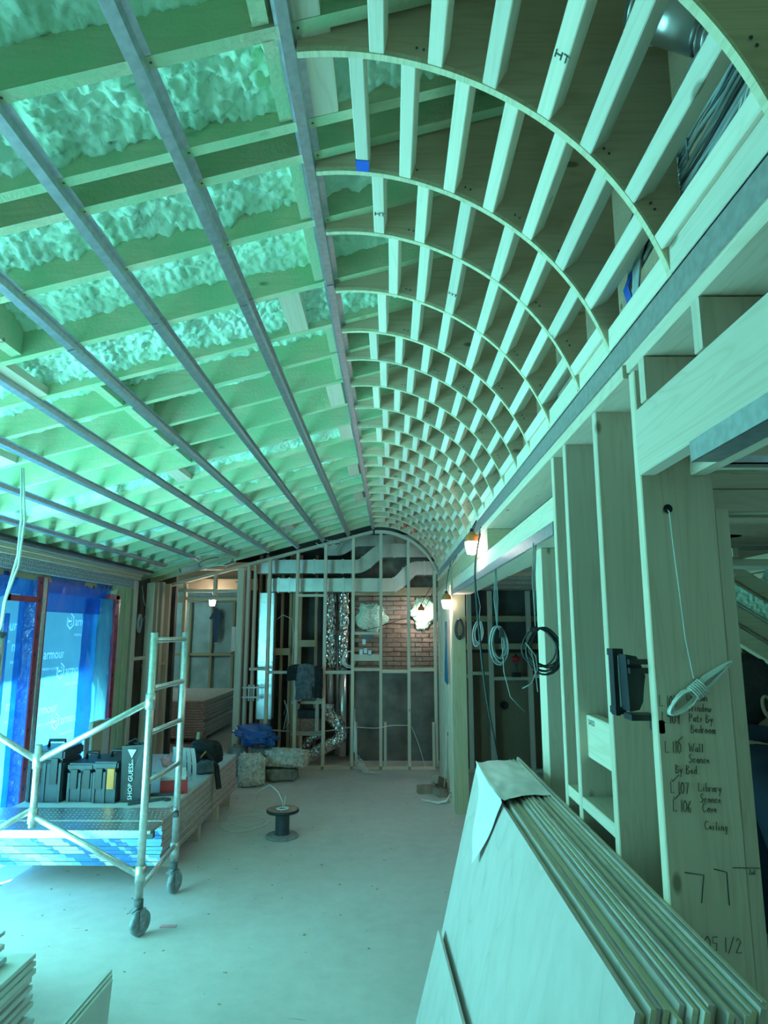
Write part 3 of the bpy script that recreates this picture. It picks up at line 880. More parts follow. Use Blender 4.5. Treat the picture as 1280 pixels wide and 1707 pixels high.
# ---------------- windows with taped film
XW = -3.27
w1 = empty('window_1', (XW, 5.4, 0), kind='structure')
w2 = empty('window_2', (XW, 6.9, 0), kind='structure')
def wrinkle_sheet(y0, y1, z0, z1, x, amp, n=(40, 60), seed=0):
    def f(u, v):
        y = y0+(y1-y0)*u; z = z0+(z1-z0)*v
        return (x + amp*noise.noise((y*3+seed, z*2.5, 1.3)) + amp*.5*noise.noise((y*9, z*7, seed)), y, z)
    return MB().grid(f, *n)
wrinkle_sheet(4.82, 6.06, 0.02, 2.27, XW-.03, .006).build('film', 'print_film', w1, 'pale printed protective film', recalc=False)
wrinkle_sheet(6.16, 7.40, 0.02, 2.27, XW-.03, .006, seed=4).build('film', 'print_film', w2, 'pale printed protective film', recalc=False)
# deep blue bands: head flap, reveal and overlap strips
def strip(par, y0, y1, z0, z1, x, amp=.012, seed=0, mat='blue_film', n=(16, 40)):
    return wrinkle_sheet(y0, y1, z0, z1, x, amp, n, seed).build('blue_film', mat, par, 'deep blue plastic film', recalc=False)
strip(w2, 6.16, 7.55, 2.03, 2.34, XW+.02, .02, 1, n=(60, 20))
strip(w2, 6.16, 7.62, 2.20, 2.36, XW+.10, .03, 8, n=(60, 14))
strip(w1, 4.82, 6.06, 2.16, 2.34, XW+.08, .03, 3, n=(60, 14))
strip(w2, 7.14, 7.50, 0.02, 2.2, XW+.02, .01, 5)
strip(w2, 6.16, 6.25, 0.02, 2.2, XW+.01, .004, 9)
strip(w1, 5.70, 5.78, 0.02, 2.0, XW+.01, .004, 11)
strip(w1, 5.90, 6.06, 0.02, 2.2, XW+.012, .004, 12)
# hanging blue corner at the top of the first window
def flap(u, v):
    y = 4.84 + .81*u; z = 2.30 - v*(.42*(1-u)+.05)
    return (XW+.14+.03*sin(u*17)+.02*sin(v*9+u*6), y, z)
MB().grid(flap, 40, 20).build('loose_flap', 'blue_film', w1, 'loose blue flap of film', recalc=False)
# reveal film at the right jamb
def rev(u, v):
    return (XW+.01+.15*u+.008*noise.noise((u*5, v*20, 0)), 7.50+.06*u+.02*noise.noise((u*3, v*9, 4)), 0.02+2.24*v)
MB().grid(rev, 14, 60).build('reveal_film', 'print_film', w2, 'light blue film on the reveal', recalc=False)
# mullion: foil strip between red tapes; frames
MB().box(XW+.005, -3.158, 5.995, 6.18, 0, 2.33).build('mullion_case', 'blue_bag', w2, 'blue-wrapped side of the mullion')
MB().box(-3.158, -3.14, 6.085, 6.135, 0, 2.33).build('mullion', 'foil_tape', w2, 'foil-taped mullion')
MB().box(-3.157, -3.15, 6.00, 6.083, 0, 2.33).build('red_tape', 'red_tape', w1, 'dark red tape strip')
MB().box(-3.157, -3.15, 6.137, 6.175, 0, 2.33).build('red_tape', 'red_tape', w2, 'dark red tape strip')
MB().box(-3.13, -3.085, 7.57, 7.66, 0, 2.24).box(-3.13, -3.085, 7.40, 7.66, 2.20, 2.25).build('red_tape', 'red_tape', w2, 'dark red tape strip')
MB().box(-3.12, -3.088, 7.665, 7.70, 1.5, 2.2).build('foil_edge', 'foil_tape', w2)
MB().box(-3.157, -3.15, 5.52, 6.0, 2.10, 2.15).build('red_tape', 'red_tape', w1)
MB().box(-3.157, -3.15, 5.52, 5.57, 2.10, 2.33).build('red_tape', 'red_tape', w1)
MB().box(XW, -3.14, 4.76, 4.82, 0, 2.33).build('mullion', 'foil_tape', w1)
m = MB()
for z in np.arange(.2, 2.3, .16):
    for y in (6.04,):
        m.lathe([(0.0001, .002), (.014, .002), (.016, 0)], (-3.148, y, z), 10, Matrix.Rotation(pi/2, 3, 'Y'))
m.build('screw_heads', 'black_plastic', w1, kind='stuff')
m = MB()
for z in np.arange(.25, 2.2, .16):
    m.lathe([(0.0001, .002), (.014, .002), (.016, 0)], (-3.083, 7.61, z), 10, Matrix.Rotation(pi/2, 3, 'Y'))
m.build('screw_heads', 'black_plastic', w2, kind='stuff')
# printed wordmark with hexagon emblem
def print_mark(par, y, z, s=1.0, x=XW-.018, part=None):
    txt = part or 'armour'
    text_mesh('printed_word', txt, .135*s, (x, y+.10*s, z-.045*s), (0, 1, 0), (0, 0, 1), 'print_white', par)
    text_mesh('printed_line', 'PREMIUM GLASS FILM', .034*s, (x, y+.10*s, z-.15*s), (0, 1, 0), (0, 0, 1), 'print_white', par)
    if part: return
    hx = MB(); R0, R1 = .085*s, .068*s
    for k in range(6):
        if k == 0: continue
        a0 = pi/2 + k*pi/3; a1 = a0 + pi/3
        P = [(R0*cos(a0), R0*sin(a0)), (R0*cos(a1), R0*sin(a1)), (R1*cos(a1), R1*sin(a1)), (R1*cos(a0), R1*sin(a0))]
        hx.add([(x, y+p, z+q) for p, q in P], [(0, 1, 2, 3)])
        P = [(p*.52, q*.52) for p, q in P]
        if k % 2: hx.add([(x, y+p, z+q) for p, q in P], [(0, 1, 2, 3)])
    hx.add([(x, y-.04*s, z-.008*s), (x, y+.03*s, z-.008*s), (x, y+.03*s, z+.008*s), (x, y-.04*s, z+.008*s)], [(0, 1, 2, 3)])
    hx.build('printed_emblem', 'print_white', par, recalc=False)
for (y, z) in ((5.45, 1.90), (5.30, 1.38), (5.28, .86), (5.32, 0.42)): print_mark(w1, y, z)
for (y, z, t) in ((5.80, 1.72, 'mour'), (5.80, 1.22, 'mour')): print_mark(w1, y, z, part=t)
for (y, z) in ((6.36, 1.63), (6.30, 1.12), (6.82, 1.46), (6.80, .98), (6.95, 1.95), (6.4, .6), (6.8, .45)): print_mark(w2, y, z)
# sheathing frame outside, eaves, and ground outside
MB().box(-3.80, -3.35, 4.3, 9.5, 2.66, 2.74).build('eaves_board', 'dull_y', ceil)
MB().box(-3.9, -3.35, -3.0, 4.3, 2.66, 2.74).build('eaves_board', 'dull_y', ceil)
MB().box(-16, -3.3, -14, 22, -.25, -.15).build('ground_outside', 'outside_wall', kind='structure')

# ================================================================== THINGS
# ---------------- mechanical: ducts behind the far wall
def offset_path(pts, d):
    out = []
    for i, p in enumerate(pts):
        a = pts[max(i-1, 0)]; b = pts[min(i+1, len(pts)-1)]
        tx, tz = b[0]-a[0], b[1]-a[1]; l = hypot(tx, tz)
        out.append((p[0]-tz/l*d, p[1]+tx/l*d))
    return out
def s_path(x0, z0, x1, z1, xe, xs):
    """straight, S-bend, straight"""
    pts = [(xs, z0), (x0, z0)]
    for k in range(1, 12):
        u = k/12; s_ = u*u*(3-2*u)
        pts.append((x0+(x1-x0)*u, z0+(z1-z0)*s_))
    pts += [(x1, z1), (xe, z1)]
    return pts
def rect_duct(path, h, y, dep, label, seams):
    root = empty('air_duct', (path[0][0], y, path[0][1]), label, 'duct')
    up = offset_path(path, h/2); dn = offset_path(path, -h/2)
    MB().prism(up + dn[::-1], 1, y, y+dep).build('duct_body', 'duct_metal', root)
    L = [0]
    for a, b in zip(path, path[1:]): L.append(L[-1]+hypot(b[0]-a[0], b[1]-a[1]))
    for s_ in seams:
        d = s_*L[-1]
        i = max(k for k in range(len(L)) if L[k] <= d+1e-9); i = min(i, len(path)-2)
        t = (d-L[i])/(L[i+1]-L[i]); px = path[i][0]+(path[i+1][0]-path[i][0])*t; pz = path[i][1]+(path[i+1][1]-path[i][1])*t
        a = atan2(path[i+1][1]-path[i][1], path[i+1][0]-path[i][0])
        MB().obox((px, y+dep/2, pz), (.02, dep+.024, h+.024), Matrix.Rotation(-a, 3, 'Y')).build('duct_seam', 'duct_metal', root)
    return root
rect_duct(s_path(.02, 2.51, .37, 2.755, .75, -1.80), .195, 9.80, .28, 'lowest rectangular metal duct, rising in an S-bend towards the vault', (.06, .12, .42, .62, .70, .80, .90))
rect_duct(s_path(-.50, 2.785, -.10, 3.02, .75, -1.97), .20, 9.86, .28, 'middle rectangular metal duct behind the top of the studs', (.1, .3, .45, .58, .75))
rect_duct(s_path(-.80, 3.06, -.50, 3.20, .6, -1.0), .17, 10.10, .08, 'uppermost rectangular metal duct below the vault end', (.3, .6, .8))

def corrugated(pts, r, ring=.02, amp=.05):
    P = [Vector(p) for p in pts]; out = []; rs = []
    # Catmull-Rom resample
    dense = []
    for i in range(len(P)-1):
        p0 = P[max(i-1, 0)]; p1 = P[i]; p2 = P[i+1]; p3 = P[min(i+2, len(P)-1)]
        for k in range(24):
            t = k/24
            dense.append(.5*((2*p1)+(-p0+p2)*t+(2*p0-5*p1+4*p2-p3)*t*t+(-p0+3*p1-3*p2+p3)*t**3))
    dense.append(P[-1])
    d = 0
    for i, p in enumerate(dense):
        if i: d += (p-dense[i-1]).length
        out.append(p); rs.append(r*(1+amp*sin(d/ring*pi)+.04*noise.noise((d*6, 0, r*50))))
    return out, rs
fx = empty('flexible_duct', (-1.1, 9.9, 0), 'crumpled silver flexible duct curling down to the floor', 'duct')
pp, rs = corrugated([(-.90, 9.80, .80), (-.86, 9.80, .68), (-.72, 9.80, .52), (-.72, 9.80, .38), (-.92, 9.80, .26), (-1.15, 9.78, .14), (-1.38, 9.75, .10)], .085, .022, .07)
MB().tube(pp, rs, 18).build('duct_hose', 'foil', fx)
MB().lathe([(.09, 0), (.092, .03), (.09, .05)], (-.90, 9.80, .78), 18).build('collar', 'duct_metal', fx)
fx2 = empty('flexible_duct', (-1.1, 10.02, .2), 'short silver flexible duct lying behind the curled one', 'duct')
pp, rs = corrugated([(-.95, 10.02, .42), (-1.1, 10.02, .38), (-1.22, 10.02, .26), (-1.3, 10.02, .16)], .07, .022, .07)
MB().tube(pp, rs, 16).build('duct_hose', 'foil', fx2)
def vduct(x, y, r, z0, z1, zf, label, fr=None):
    root = empty('vertical_duct', (x, y, z0), label, 'duct')
    MB().tube([(x, y, z0), (x, y, zf)], r*.72, 16).build('metal_pipe', 'duct_metal', root)
    if zf < z1:
        n = 26; pts = [(x+.006*sin(k*1.7), y, zf+(z1-zf)*k/n) for k in range(n+1)]
        rr_ = [r*(1+.07*noise.noise((k*.9, x*9, 0))) for k in range(n+1)]
        MB().tube(pts, rr_, 16).build('foil_wrap', 'foil', root)
    return root
vduct(-.885, 10.0, .075, .78, 2.41, 1.33, 'left one of the two foil-wrapped vertical ducts')
vduct(-.70, 10.0, .075, .10, 2.41, 1.33, 'right one of the two foil-wrapped vertical ducts')
vduct(-.79, 10.12, .04, .10, 2.41, 2.40, 'thin metal pipe between the foil-wrapped ducts')
lt = empty('vertical_duct', (-1.82, 9.9, .4), 'wide foil-wrapped duct behind the leftmost studs of the far wall', 'duct')
MB().box(-1.92, -1.70, 9.86, 10.05, .62, 2.40).build('foil_wrap', 'duct_metal', lt)
for z in (.9, 1.15, 1.4, 1.7, 2.0, 2.25):
    MB().box(-1.925, -1.695, 9.855, 10.05, z, z+.015).build('duct_seam', 'foil_tape', lt)
MB().tube([(-1.81, 9.95, .2), (-1.81, 9.95, .62)], .085, 16).build('metal_pipe', 'duct_metal', lt)
# ducts above the near right of the vault
for (a, b, r, lab) in (((.60, 1.36, 3.32), (.72, 1.30, 3.20), .075, 'round metal duct end above the nearest ribs'),
                       ((.70, 1.33, 3.20), (.79, 1.25, 3.10), .045, 'small shiny duct elbow beside the cable bundle')):
    dr = empty('round_duct', a, lab, 'duct')
    MB().tube([a, b], r, 20).build('duct_body', 'duct_metal', dr)
    A = Vector(a); B = Vector(b); m = MB()
    for k in (.08, .2, .32):
        c = A.lerp(B, k); m.tube([c-(B-A)*.02, c+(B-A)*.02], r*1.06, 20)
    m.build('swage_rings', 'duct_metal', dr)

# ---------------- cables
def cable(name, pts, r, mat, label, cat='cable', n=6, parent=None, group=None):
    P = [Vector(p) for p in pts]; dense = []
    for i in range(len(P)-1):
        p0 = P[max(i-1, 0)]; p1 = P[i]; p2 = P[i+1]; p3 = P[min(i+2, len(P)-1)]
        for k in range(8):
            t = k/8
            dense.append(.5*((2*p1)+(-p0+p2)*t+(2*p0-5*p1+4*p2-p3)*t*t+(-p0+3*p1-3*p2+p3)*t**3))
    dense.append(P[-1])
    o = MB().tube(dense, r, n).build(name, mat, parent)
    if parent is None: tag(o, label, cat, group)
    elif label: o['label'] = label
    return o
# bundle in the roof beside the near ribs
bun = empty('cable_bundle', (.71, 1.3, 3.02), 'flat bundle of many grey cables running behind the nearest ribs', 'cables')
for k in range(24):
    u = k/23*1.7-.3; w_ = .006*sin(k*2.1)
    MB().tube([(.712+w_, 1.02, 3.14-.16*u), (.704+w_, 1.22, 3.105-.155*u), (.704-w_, 1.36, 3.10-.155*u+.008*sin(k*1.7)), (.702, 1.50, 3.085-.15*u), (.700+w_, 1.66, 3.03-.12*u), (.704, 1.84, 2.98-.10*u)], .0056, 6).build('wire', 'grey_cable' if k % 5 else 'dark_cable', bun)
MB().tube([(.697, 1.40, 3.115), (.695, 1.405, 3.02), (.697, 1.415, 2.93)], .003, 6).build('cable_tie', 'grey_cable', bun)
MB().tube([(.697, 1.30, 3.06), (.693, 1.315, 3.055), (.697, 1.335, 3.05)], .003, 6).build('cable_tie', 'dark_cable', bun)
bun2 = empty('cable_bundle', (.70, 1.75, 2.85), 'loose grey and blue cables hanging down in the second rib bay', 'cables')
for k in range(6):
    MB().tube([(.690, 1.60+.014*k, 2.93), (.685, 1.70+.010*k, 2.86), (.69, 1.74+.008*k, 2.79), (.69+.003*k, 1.75+.008*k, 2.70)], .004, 6).build('wire', 'grey_cable', bun2)
for k in range(4):
    MB().tube([(.690, 1.76+.010*k, 2.86), (.684, 1.80+.010*k, 2.83), (.686, 1.78+.010*k, 2.775)], .0042, 6).build('wire', 'blue_cable', bun2)
for k in range(3):
    cable('white_wire', [(.70, 1.13+.02*k, 2.90), (.69, 1.18+.02*k, 2.82), (.685, 1.23+.02*k, 2.73)], .003, 'white_cable', ['nearest', 'middle', 'farthest'][k] + ' of three thin white wires running up beside the nearest ledger strip', group='white wires beside the ledger')

def loop_coil(root, cen, w, h, turns, r, mat, axis='x', seed=0, tilt=0.0):
    """hanging coil: bundle of irregular loops in the plane normal to 'axis'"""
    R = random.Random(seed)
    for k in range(turns):
        ww = w*R.uniform(.78, 1.05); hh = h*R.uniform(.82, 1.05); ox = R.uniform(-.1, .1)*w; off = R.uniform(-.5, .5)*r*5
        pts = []
        for q in range(22):
            a = 2*pi*q/22
            u = ox + ww/2*sin(a)*(1-.25*max(0, cos(a))); v = -h/2 + hh/2*cos(a)+ (h-hh)/2
            u, v = u*cos(tilt)-v*sin(tilt), u*sin(tilt)+v*cos(tilt)
            if axis == 'x': pts.append((cen[0]+off, cen[1]+u, cen[2]+v))
            else: pts.append((cen[0]+u, cen[1]+off, cen[2]+v))
        MB().tube(pts, r, 6, closed=True).build('wire_loop', mat, root)
# the big dark coil and its neighbours hanging from the header
c1 = empty('cable_coil', (.66, 3.08, 2.24), 'big dark cable coil hanging nearest on the header', 'cable')
loop_coil(c1, (.668, 3.08, 1.865), .165, .205, 9, .0036, 'dark_cable', 'y', 3, .12)
for dx in (0, .012, .022):
    MB().tube([(.655+dx*.6, 3.08, 2.25), (.645+dx*.5, 3.08, 2.08), (.650, 3.08, 1.87)], .0024, 6).build('wire', 'grey_cable', c1)
MB().tube([(.60, 3.07, 1.80), (.645, 3.07, 1.74), (.65, 3.07, 1.68), (.62, 3.07, 1.62), (.58, 3.07, 1.60)], .0028, 6).build('wire_end', 'grey_cable', c1)
MB().tube([(.625, 3.07, 1.77), (.640, 3.07, 1.68), (.648, 3.07, 1.585)], .0028, 6).build('wire_end', 'grey_cable', c1)
MB().obox((.637, 3.08, 1.855), (.03, .02, .02)).build('tape', 'dark_cable', c1)
c2 = empty('cable_coil', (.665, 4.3, 2.24), 'narrow pale cable coil, second from the near post', 'cable')
loop_coil(c2, (.668, 4.3, 1.88), .10, .23, 9, .004, 'grey_cable', 'y', 5, .05)
for dx in (-.012, 0, .012):
    MB().tube([(.668+dx*.3, 4.3, 2.25), (.665+dx, 4.3, 2.05), (.668, 4.3, 1.87)], .003, 6).build('wire', 'grey_cable', c2)
MB().tube([(.69, 4.29, 1.86), (.70, 4.29, 1.6), (.735, 4.29, 1.45), (.82, 4.29, 1.36)], .003, 6).build('wire_end', 'grey_cable', c2)
MB().obox((.69, 4.29, 1.84), (.02, .02, .06)).build('tape', 'dark_cable', c2)
c3 = empty('cable_coil', (.70, 5.6, 2.24), 'small grey cable coil, third from the near post', 'cable')
loop_coil(c3, (.72, 5.6, 1.93), .085, .20, 7, .0045, 'grey_cable', 'y', 8, -.1)
MB().tube([(.70, 5.6, 2.25), (.735, 5.6, 2.05), (.72, 5.6, 1.92)], .003, 6).build('wire', 'grey_cable', c3)
c4 = empty('cable_coil', (.73, 7.30, 1.9), 'dark cable coil hung on the far post', 'cable')
loop_coil(c4, (.73, 7.305, 1.98), .09, .22, 7, .006, 'dark_cable', 'y', 9)
MB().lathe([(.006, 0), (.006, .04)], (.73, 7.30, 1.96), 8, Matrix.Rotation(pi/2, 3, 'X')).build('nail', 'steel_dark', c4)

# white coil hung on the written post
wc1 = empty('cable_coil', (.76, 1.73, 1.75), 'white cable coil tied in a bow on the written post', 'cable')
ca = Vector((.755, 1.722, 1.705)); dirv = Vector((cos(radians(38)), 0, sin(radians(38))))
perp = Vector((-dirv.z, 0, dirv.x)); R = random.Random(2)
for k in range(13):
    L1 = R.uniform(.078, .092); L2 = R.uniform(.075, .118); wd_ = R.uniform(.012, .026); wd2 = R.uniform(.008, .02)
    yo = R.uniform(-.010, .006); pts = []
    for q in range(26):
        a = 2*pi*q/26; c_ = cos(a); s_ = sin(a)
        if c_ < 0: p = dirv*(c_*L1) + perp*(s_*wd_*min(1, abs(c_)*1.6+.35))
        else: p = dirv*(c_*L2) + perp*(s_*wd2*(1-c_*.6)*min(1, abs(c_)*1.6+.35))
        pts.append(ca + p + Vector((0, yo, 0)))
    MB().tube(pts, .0021, 6, closed=True).build('wire_loop', 'white_cable', wc1)
for k in range(6):
    cc = ca + dirv*(-.012+.006*k); pts = [cc + perp*(.019*cos(a)) + Vector((0, .014*sin(a)-.003, 0)) for a in np.linspace(0, 2*pi, 15)[:-1]]
    MB().tube(pts, .0022, 6, closed=True).build('wrap', 'white_cable', wc1)
MB().tube([(.724, 1.742, 2.165), (.726, 1.733, 2.155), (.729, 1.732, 2.07), (.737, 1.732, 1.93), (.742, 1.732, 1.83), (.752, 1.725, 1.735)], .0022, 6).build('lead', 'white_cable', wc1)
MB().lathe([(0.0001, 0), (.011, 0), (.012, .003)], (.724, 1.7385, 2.165), 14, Matrix.Rotation(pi/2, 3, 'X')).build('drilled_hole', 'ink', wr)

# black bracket fixed to the edge of the stud
br_ = empty('black_bracket', (.64, 1.80, 1.64), 'black plastic clamp bracket fixed to the edge of the written post', 'bracket')
MB().box(.600, .612, 1.865, 1.905, 1.628, 1.800).box(.598, .626, 1.86, 1.91, 1.785, 1.803).box(.598, .626, 1.86, 1.91, 1.632, 1.650).build('rail', 'black_plastic', br_)
MB().box(.612, .615, 1.862, 1.885, 1.640, 1.785).build('pad', 'label_grey', br_)
MB().prism([(.612, 1.79), (.640, 1.785), (.650, 1.765), (.660, 1.735), (.655, 1.71), (.650, 1.67), (.640, 1.65), (.615, 1.645)], 1, 1.80, 1.86).build('body', 'black_plastic', br_)
MB().box(.615, .672, 1.782, 1.81, 1.765, 1.778).box(.615, .675, 1.782, 1.81, 1.742, 1.756).build('jaw', 'black_plastic', br_)
MB().box(.612, .675, 1.782, 1.84, 1.625, 1.640).box(.663, .678, 1.74, 1.80, 1.60, 1.632, .003).build('foot', 'black_plastic', br_)

# ---------------- handwriting (strokes) on the post face
GLY = {
 'L': [[(0, 1), (0, 0), (.55, .05)]], '.': [[(.1, .02), (.16, .04)]], '1': [[(.2, 1), (.2, 0)]],
 '0': [[(.3, 1), (.05, .7), (.05, .25), (.3, 0), (.55, .25), (.55, .7), (.3, 1)]],
 '8': [[(.5, .9), (.2, 1), (.1, .75), (.5, .35), (.35, 0), (.08, .15), (.5, .7), (.5, .9)]],
 '9': [[(.5, .9), (.2, 1), (.08, .7), (.3, .5), (.5, .7), (.5, .9), (.42, 0)]],
 '7': [[(0, .95), (.55, 1), (.3, 0)]], '6': [[(.5, 1), (.1, .5), (.1, .1), (.4, 0), (.5, .3), (.15, .42)]],
 '5': [[(.5, 1), (.1, .95), (.08, .55), (.45, .55), (.45, .1), (.05, .02)]], '2': [[(.05, .8), (.3, 1), (.5, .75), (.05, 0), (.55, .05)]],
 '/': [[(0, -.1), (.5, 1.05)]],
 'C': [[(.55, .9), (.2, 1), (0, .5), (.15, .05), (.55, .1)]], 'W': [[(0, 1), (.2, 0), (.4, .7), (.6, 0), (.85, 1)]],
 'P': [[(.05, 0), (.08, 1), (.5, .85), (.45, .55), (.08, .5)]], 'B': [[(.05, 0), (.08, 1), (.5, .8), (.1, .52), (.55, .3), (.4, .02), (.05, 0)]],
 'S': [[(.5, .9), (.2, 1), (.05, .75), (.45, .4), (.35, .05), (0, .05)]],
 'o': [[(.25, .5), (.02, .25), (.2, 0), (.42, .25), (.25, .5)]], 'l': [[(.15, 1), (.15, 0)]], 'u': [[(.02, .5), (.08, .05), (.35, .05), (.42, .5), (.44, 0)]],
 'm': [[(0, 0), (.03, .48), (.2, .5), (.24, 0), (.27, .45), (.45, .5), (.5, 0)]], 'n': [[(0, 0), (.04, .5), (.3, .48), (.4, 0)]],
 'i': [[(.1, .5), (.1, 0)], [(.12, .72), (.15, .75)]], 'd': [[(.4, .45), (.1, .4), (.05, .05), (.4, .1), (.42, 1), (.42, 0)]],
 'w': [[(0, .5), (.12, 0), (.25, .4), (.38, 0), (.52, .5)]], 't': [[(.15, .85), (.15, 0), (.35, .05)], [(0, .55), (.35, .58)]],
 's': [[(.35, .45), (.1, .5), (.3, .2), (.02, 0)]], 'y': [[(.02, .5), (.18, .1)], [(.4, .5), (.1, -.45)]], 'e': [[(.02, .28), (.38, .3), (.2, .5), (.02, .2), (.38, .04)]],
 'r': [[(.03, 0), (.05, .5), (.3, .48)]], 'a': [[(.35, .45), (.05, .4), (.05, .05), (.35, .1), (.37, .5), (.4, 0)]], 'c': [[(.38, .42), (.1, .5), (.03, .1), (.38, .05)]],
 'b': [[(.05, 1), (.05, 0), (.4, .1), (.35, .45), (.06, .4)]], 'v': [[(0, .5), (.18, 0), (.4, .5)]], 'g': [[(.35, .45), (.05, .4), (.1, .05), (.36, .1), (.36, .5), (.3, -.4), (.02, -.35)]],
 'x': [[(0, .5), (.4, 0)], [(.4, .5), (0, 0)]], 'p': [[(.03, -.4), (.05, .5), (.4, .4), (.3, .02), (.05, .1)]],
 '^': [[(.0, .25), (.12, 0), (.8, .75)]], ' ': [],
}
def write(s, x, z, h, wf=.78, y=1.7385, slant=.08, rise=-.04, name='handwriting', par=None, r=.0008):
    m = MB(); cx = 0
    R = random.Random(hash(s) % 1000 if False else len(s)*7+int(x*100))
    for ch in s:
        for st_ in GLY.get(ch, []):
            pts = [(x+(cx+p+slant*q)*h*wf, y, z+(q+rise*(cx+p))*h+R.uniform(-.02, .02)*h) for p, q in st_]
            if len(pts) == 2 or True: m.tube(pts, r, 4)
        wdt = max([p for st_ in GLY.get(ch, []) for p, q in st_] + [.28])
        cx += wdt + .16
    if m.v: m.build(name, 'ink', par or wr)
H = .020
for s_, px, pz in (('L.108', .668, 1.666), ('Column', .735, 1.680), ('Window', .738, 1.654),
                   ('L.109', .672, 1.626), ('Pats By', .738, 1.629), ('Bedroom', .740, 1.603),
                   ('L.110', .674, 1.556), ('Wall', .732, 1.558), ('Sconce', .730, 1.532),
                   ('By Bed.', .695, 1.508), ('L 107', .681, 1.462), ('Library', .748, 1.466), ('Sconce', .750, 1.440),
                   ('L 106', .684, 1.420), ('Cove', .754, 1.418), ('Ceiling', .756, 1.378)):
    write(s_, px, pz, H if s_[0] != 'L' or s_[1] not in '. ' else .027, .76 if s_[0] != 'L' or s_[1] not in '. ' else .55)
for (px, pz) in ((.684, 1.640), (.70, 1.578), (.684, 1.488), (.686, 1.447)):
    write('^', px, pz, .022, 1.0)
write('2x6', .852, 1.278, .011)
write('105 1/2', .722, 1.112, .032)
MB().tube([(.815, 1.7385, 1.293), (.884, 1.7385, 1.292)], .0009, 4).build('handwriting', 'ink', wr)
MB().tube([(.70, 1.7385, 1.282), (.745, 1.7385, 1.276), (.735, 1.7385, 1.215)], .0011, 4).tube([(.77, 1.7385, 1.290), (.80, 1.7385, 1.283), (.80, 1.7385, 1.21)], .0011, 4).build('handwriting', 'ink', wr)
MB().tube([(1.02, 1.788, 2.222), (1.02, 1.788, 2.190)], .0012, 4).build('handwriting', 'ink', wc)

# ---------------- hanging work lights
def work_light(loc, cord, label, size=1.0, cap=True):
    x, y, z = loc; s_ = size
    root = empty('work_light', (x, y, z), label, 'lamp')
    if cap:
        MB().lathe([(.0001, .085*s_), (.02*s_, .085*s_), (.03*s_, .07*s_), (.045*s_, .06*s_), (.05*s_, .03*s_), (.052*s_, .012*s_), (.045*s_, .008*s_)], (x, y, z), 20).build('lamp_holder', 'orange_rubber', root, 'orange rubber lamp holder')
        MB().lathe([(.0001, .11*s_), (.012*s_, .11*s_), (.018*s_, .08*s_)], (x, y, z), 12).build('strain_relief', 'black_plastic', root)
    prof = []
    for k in range(13):
        t = k/12; r = .05*s_*(1-.35*t**2)*(1+.05*(k % 2)); prof.append((r if k < 12 else .0001, (.01-.095*t)*s_))
    MB().lathe(prof, (x, y, z), 20).build('globe', 'bulb_glass', root, 'glowing ribbed globe')
    m = MB(); P = [Vector(p) for p in cord]
    m.tube(P, .005, 6).build('cord', 'dark_cable', root)
    return root
work_light((.60, 4.95, 2.49), [(.60, 4.95, 2.60), (.635, 4.95, 2.66), (.645, 5.3, 2.60)], 'lit work light with orange holder hanging below the vault edge')
cable('power_cord', [(.66, 4.86, 2.60), (.61, 4.88, 2.3), (.62, 4.85, 1.9), (.67, 4.9, 1.4), (.76, 5.0, 0.9), (.80, 5.05, .4)], .0075, 'dark_cable', 'long black power cord hanging from the nearest work light', 'cord')
work_light((.60, 7.35, 2.17), [(.60, 7.35, 2.28), (.61, 7.35, 2.40), (.655, 7.36, 2.60)], 'lit work light with orange holder beside the far post')
work_light((.44, 9.95, 2.13), [(.44, 9.95, 2.23), (.50, 9.95, 2.35), (.62, 9.66, 2.55)], 'lit work light hanging in front of the brick patch')
work_light((-2.62, 9.9, 2.285), [(-2.62, 9.9, 2.38), (-2.62, 9.9, 2.45)], 'lit bare bulb hanging in the left doorway', .9, False)
cable('power_cord', [(.645, 6.6, 2.58), (.62, 7.3, 2.50), (.64, 7.5, 2.52)], .005, 'dark_cable', 'black power cord looped between the two work lights', 'cord')
cable('power_cord', [(-.98, 9.72, 1.90), (-.7, 9.7, 1.86), (-.3, 9.7, 1.88), (.1, 9.7, 2.0), (.42, 9.75, 2.10), (.62, 9.7, 2.45)], .005, 'dark_cable', 'black cord strung across the far studs', 'cord')
cable('white_cable_run', [(-.52, 9.68, 2.18), (-.2, 9.68, 2.14), (.1, 9.68, 2.16), (.3, 9.68, 2.2), (.6, 9.68, 2.4)], .004, 'white_cable', 'white cable strung below the ducts', 'cable')
cable('white_cable_run', [(-.50, 9.55, .56), (-.2, 9.55, .545), (.0, 9.55, .58), (.24, 9.55, .58)], .005, 'white_cable', 'pale cable crossing the lower far studs', 'cable')
cable('white_cable_run', [(.28, 9.66, .55), (.38, 9.6, .30), (.46, 9.5, .02)], .004, 'white_cable', 'white cable drooping to the floor at the far wall', 'cable')
cable('grey_hose', [(-1.76, 9.76, .50), (-1.4, 9.74, .47), (-1.0, 9.73, .47), (-.55, 9.75, .53)], .010, 'grey_cable', 'grey hose strung low across the far studs', 'hose')
cw = empty('cable_tangle', (-.42, 9.4, 0), 'tangle of white cables spilling onto the floor at a far stud', 'cables')
R = random.Random(4)
for k in range(6):
    pts = [(-.50, 9.53, .80-.04*k), (-.505+.006*k, 9.52, .50), (-.51+.008*k, 9.50, .25)]
    for q in range(14):
        a_ = q*.55 + k; pts.append((-.46+.010*q+.03*sin(a_), 9.44-.008*q+.02*cos(a_), max(.012, .16-.012*q+.05*cos(a_+k))))
    pts.append((-.24+.02*k, 9.30, .012))
    MB().tube(pts, .0045, 6).build('wire', 'white_cable', cw)
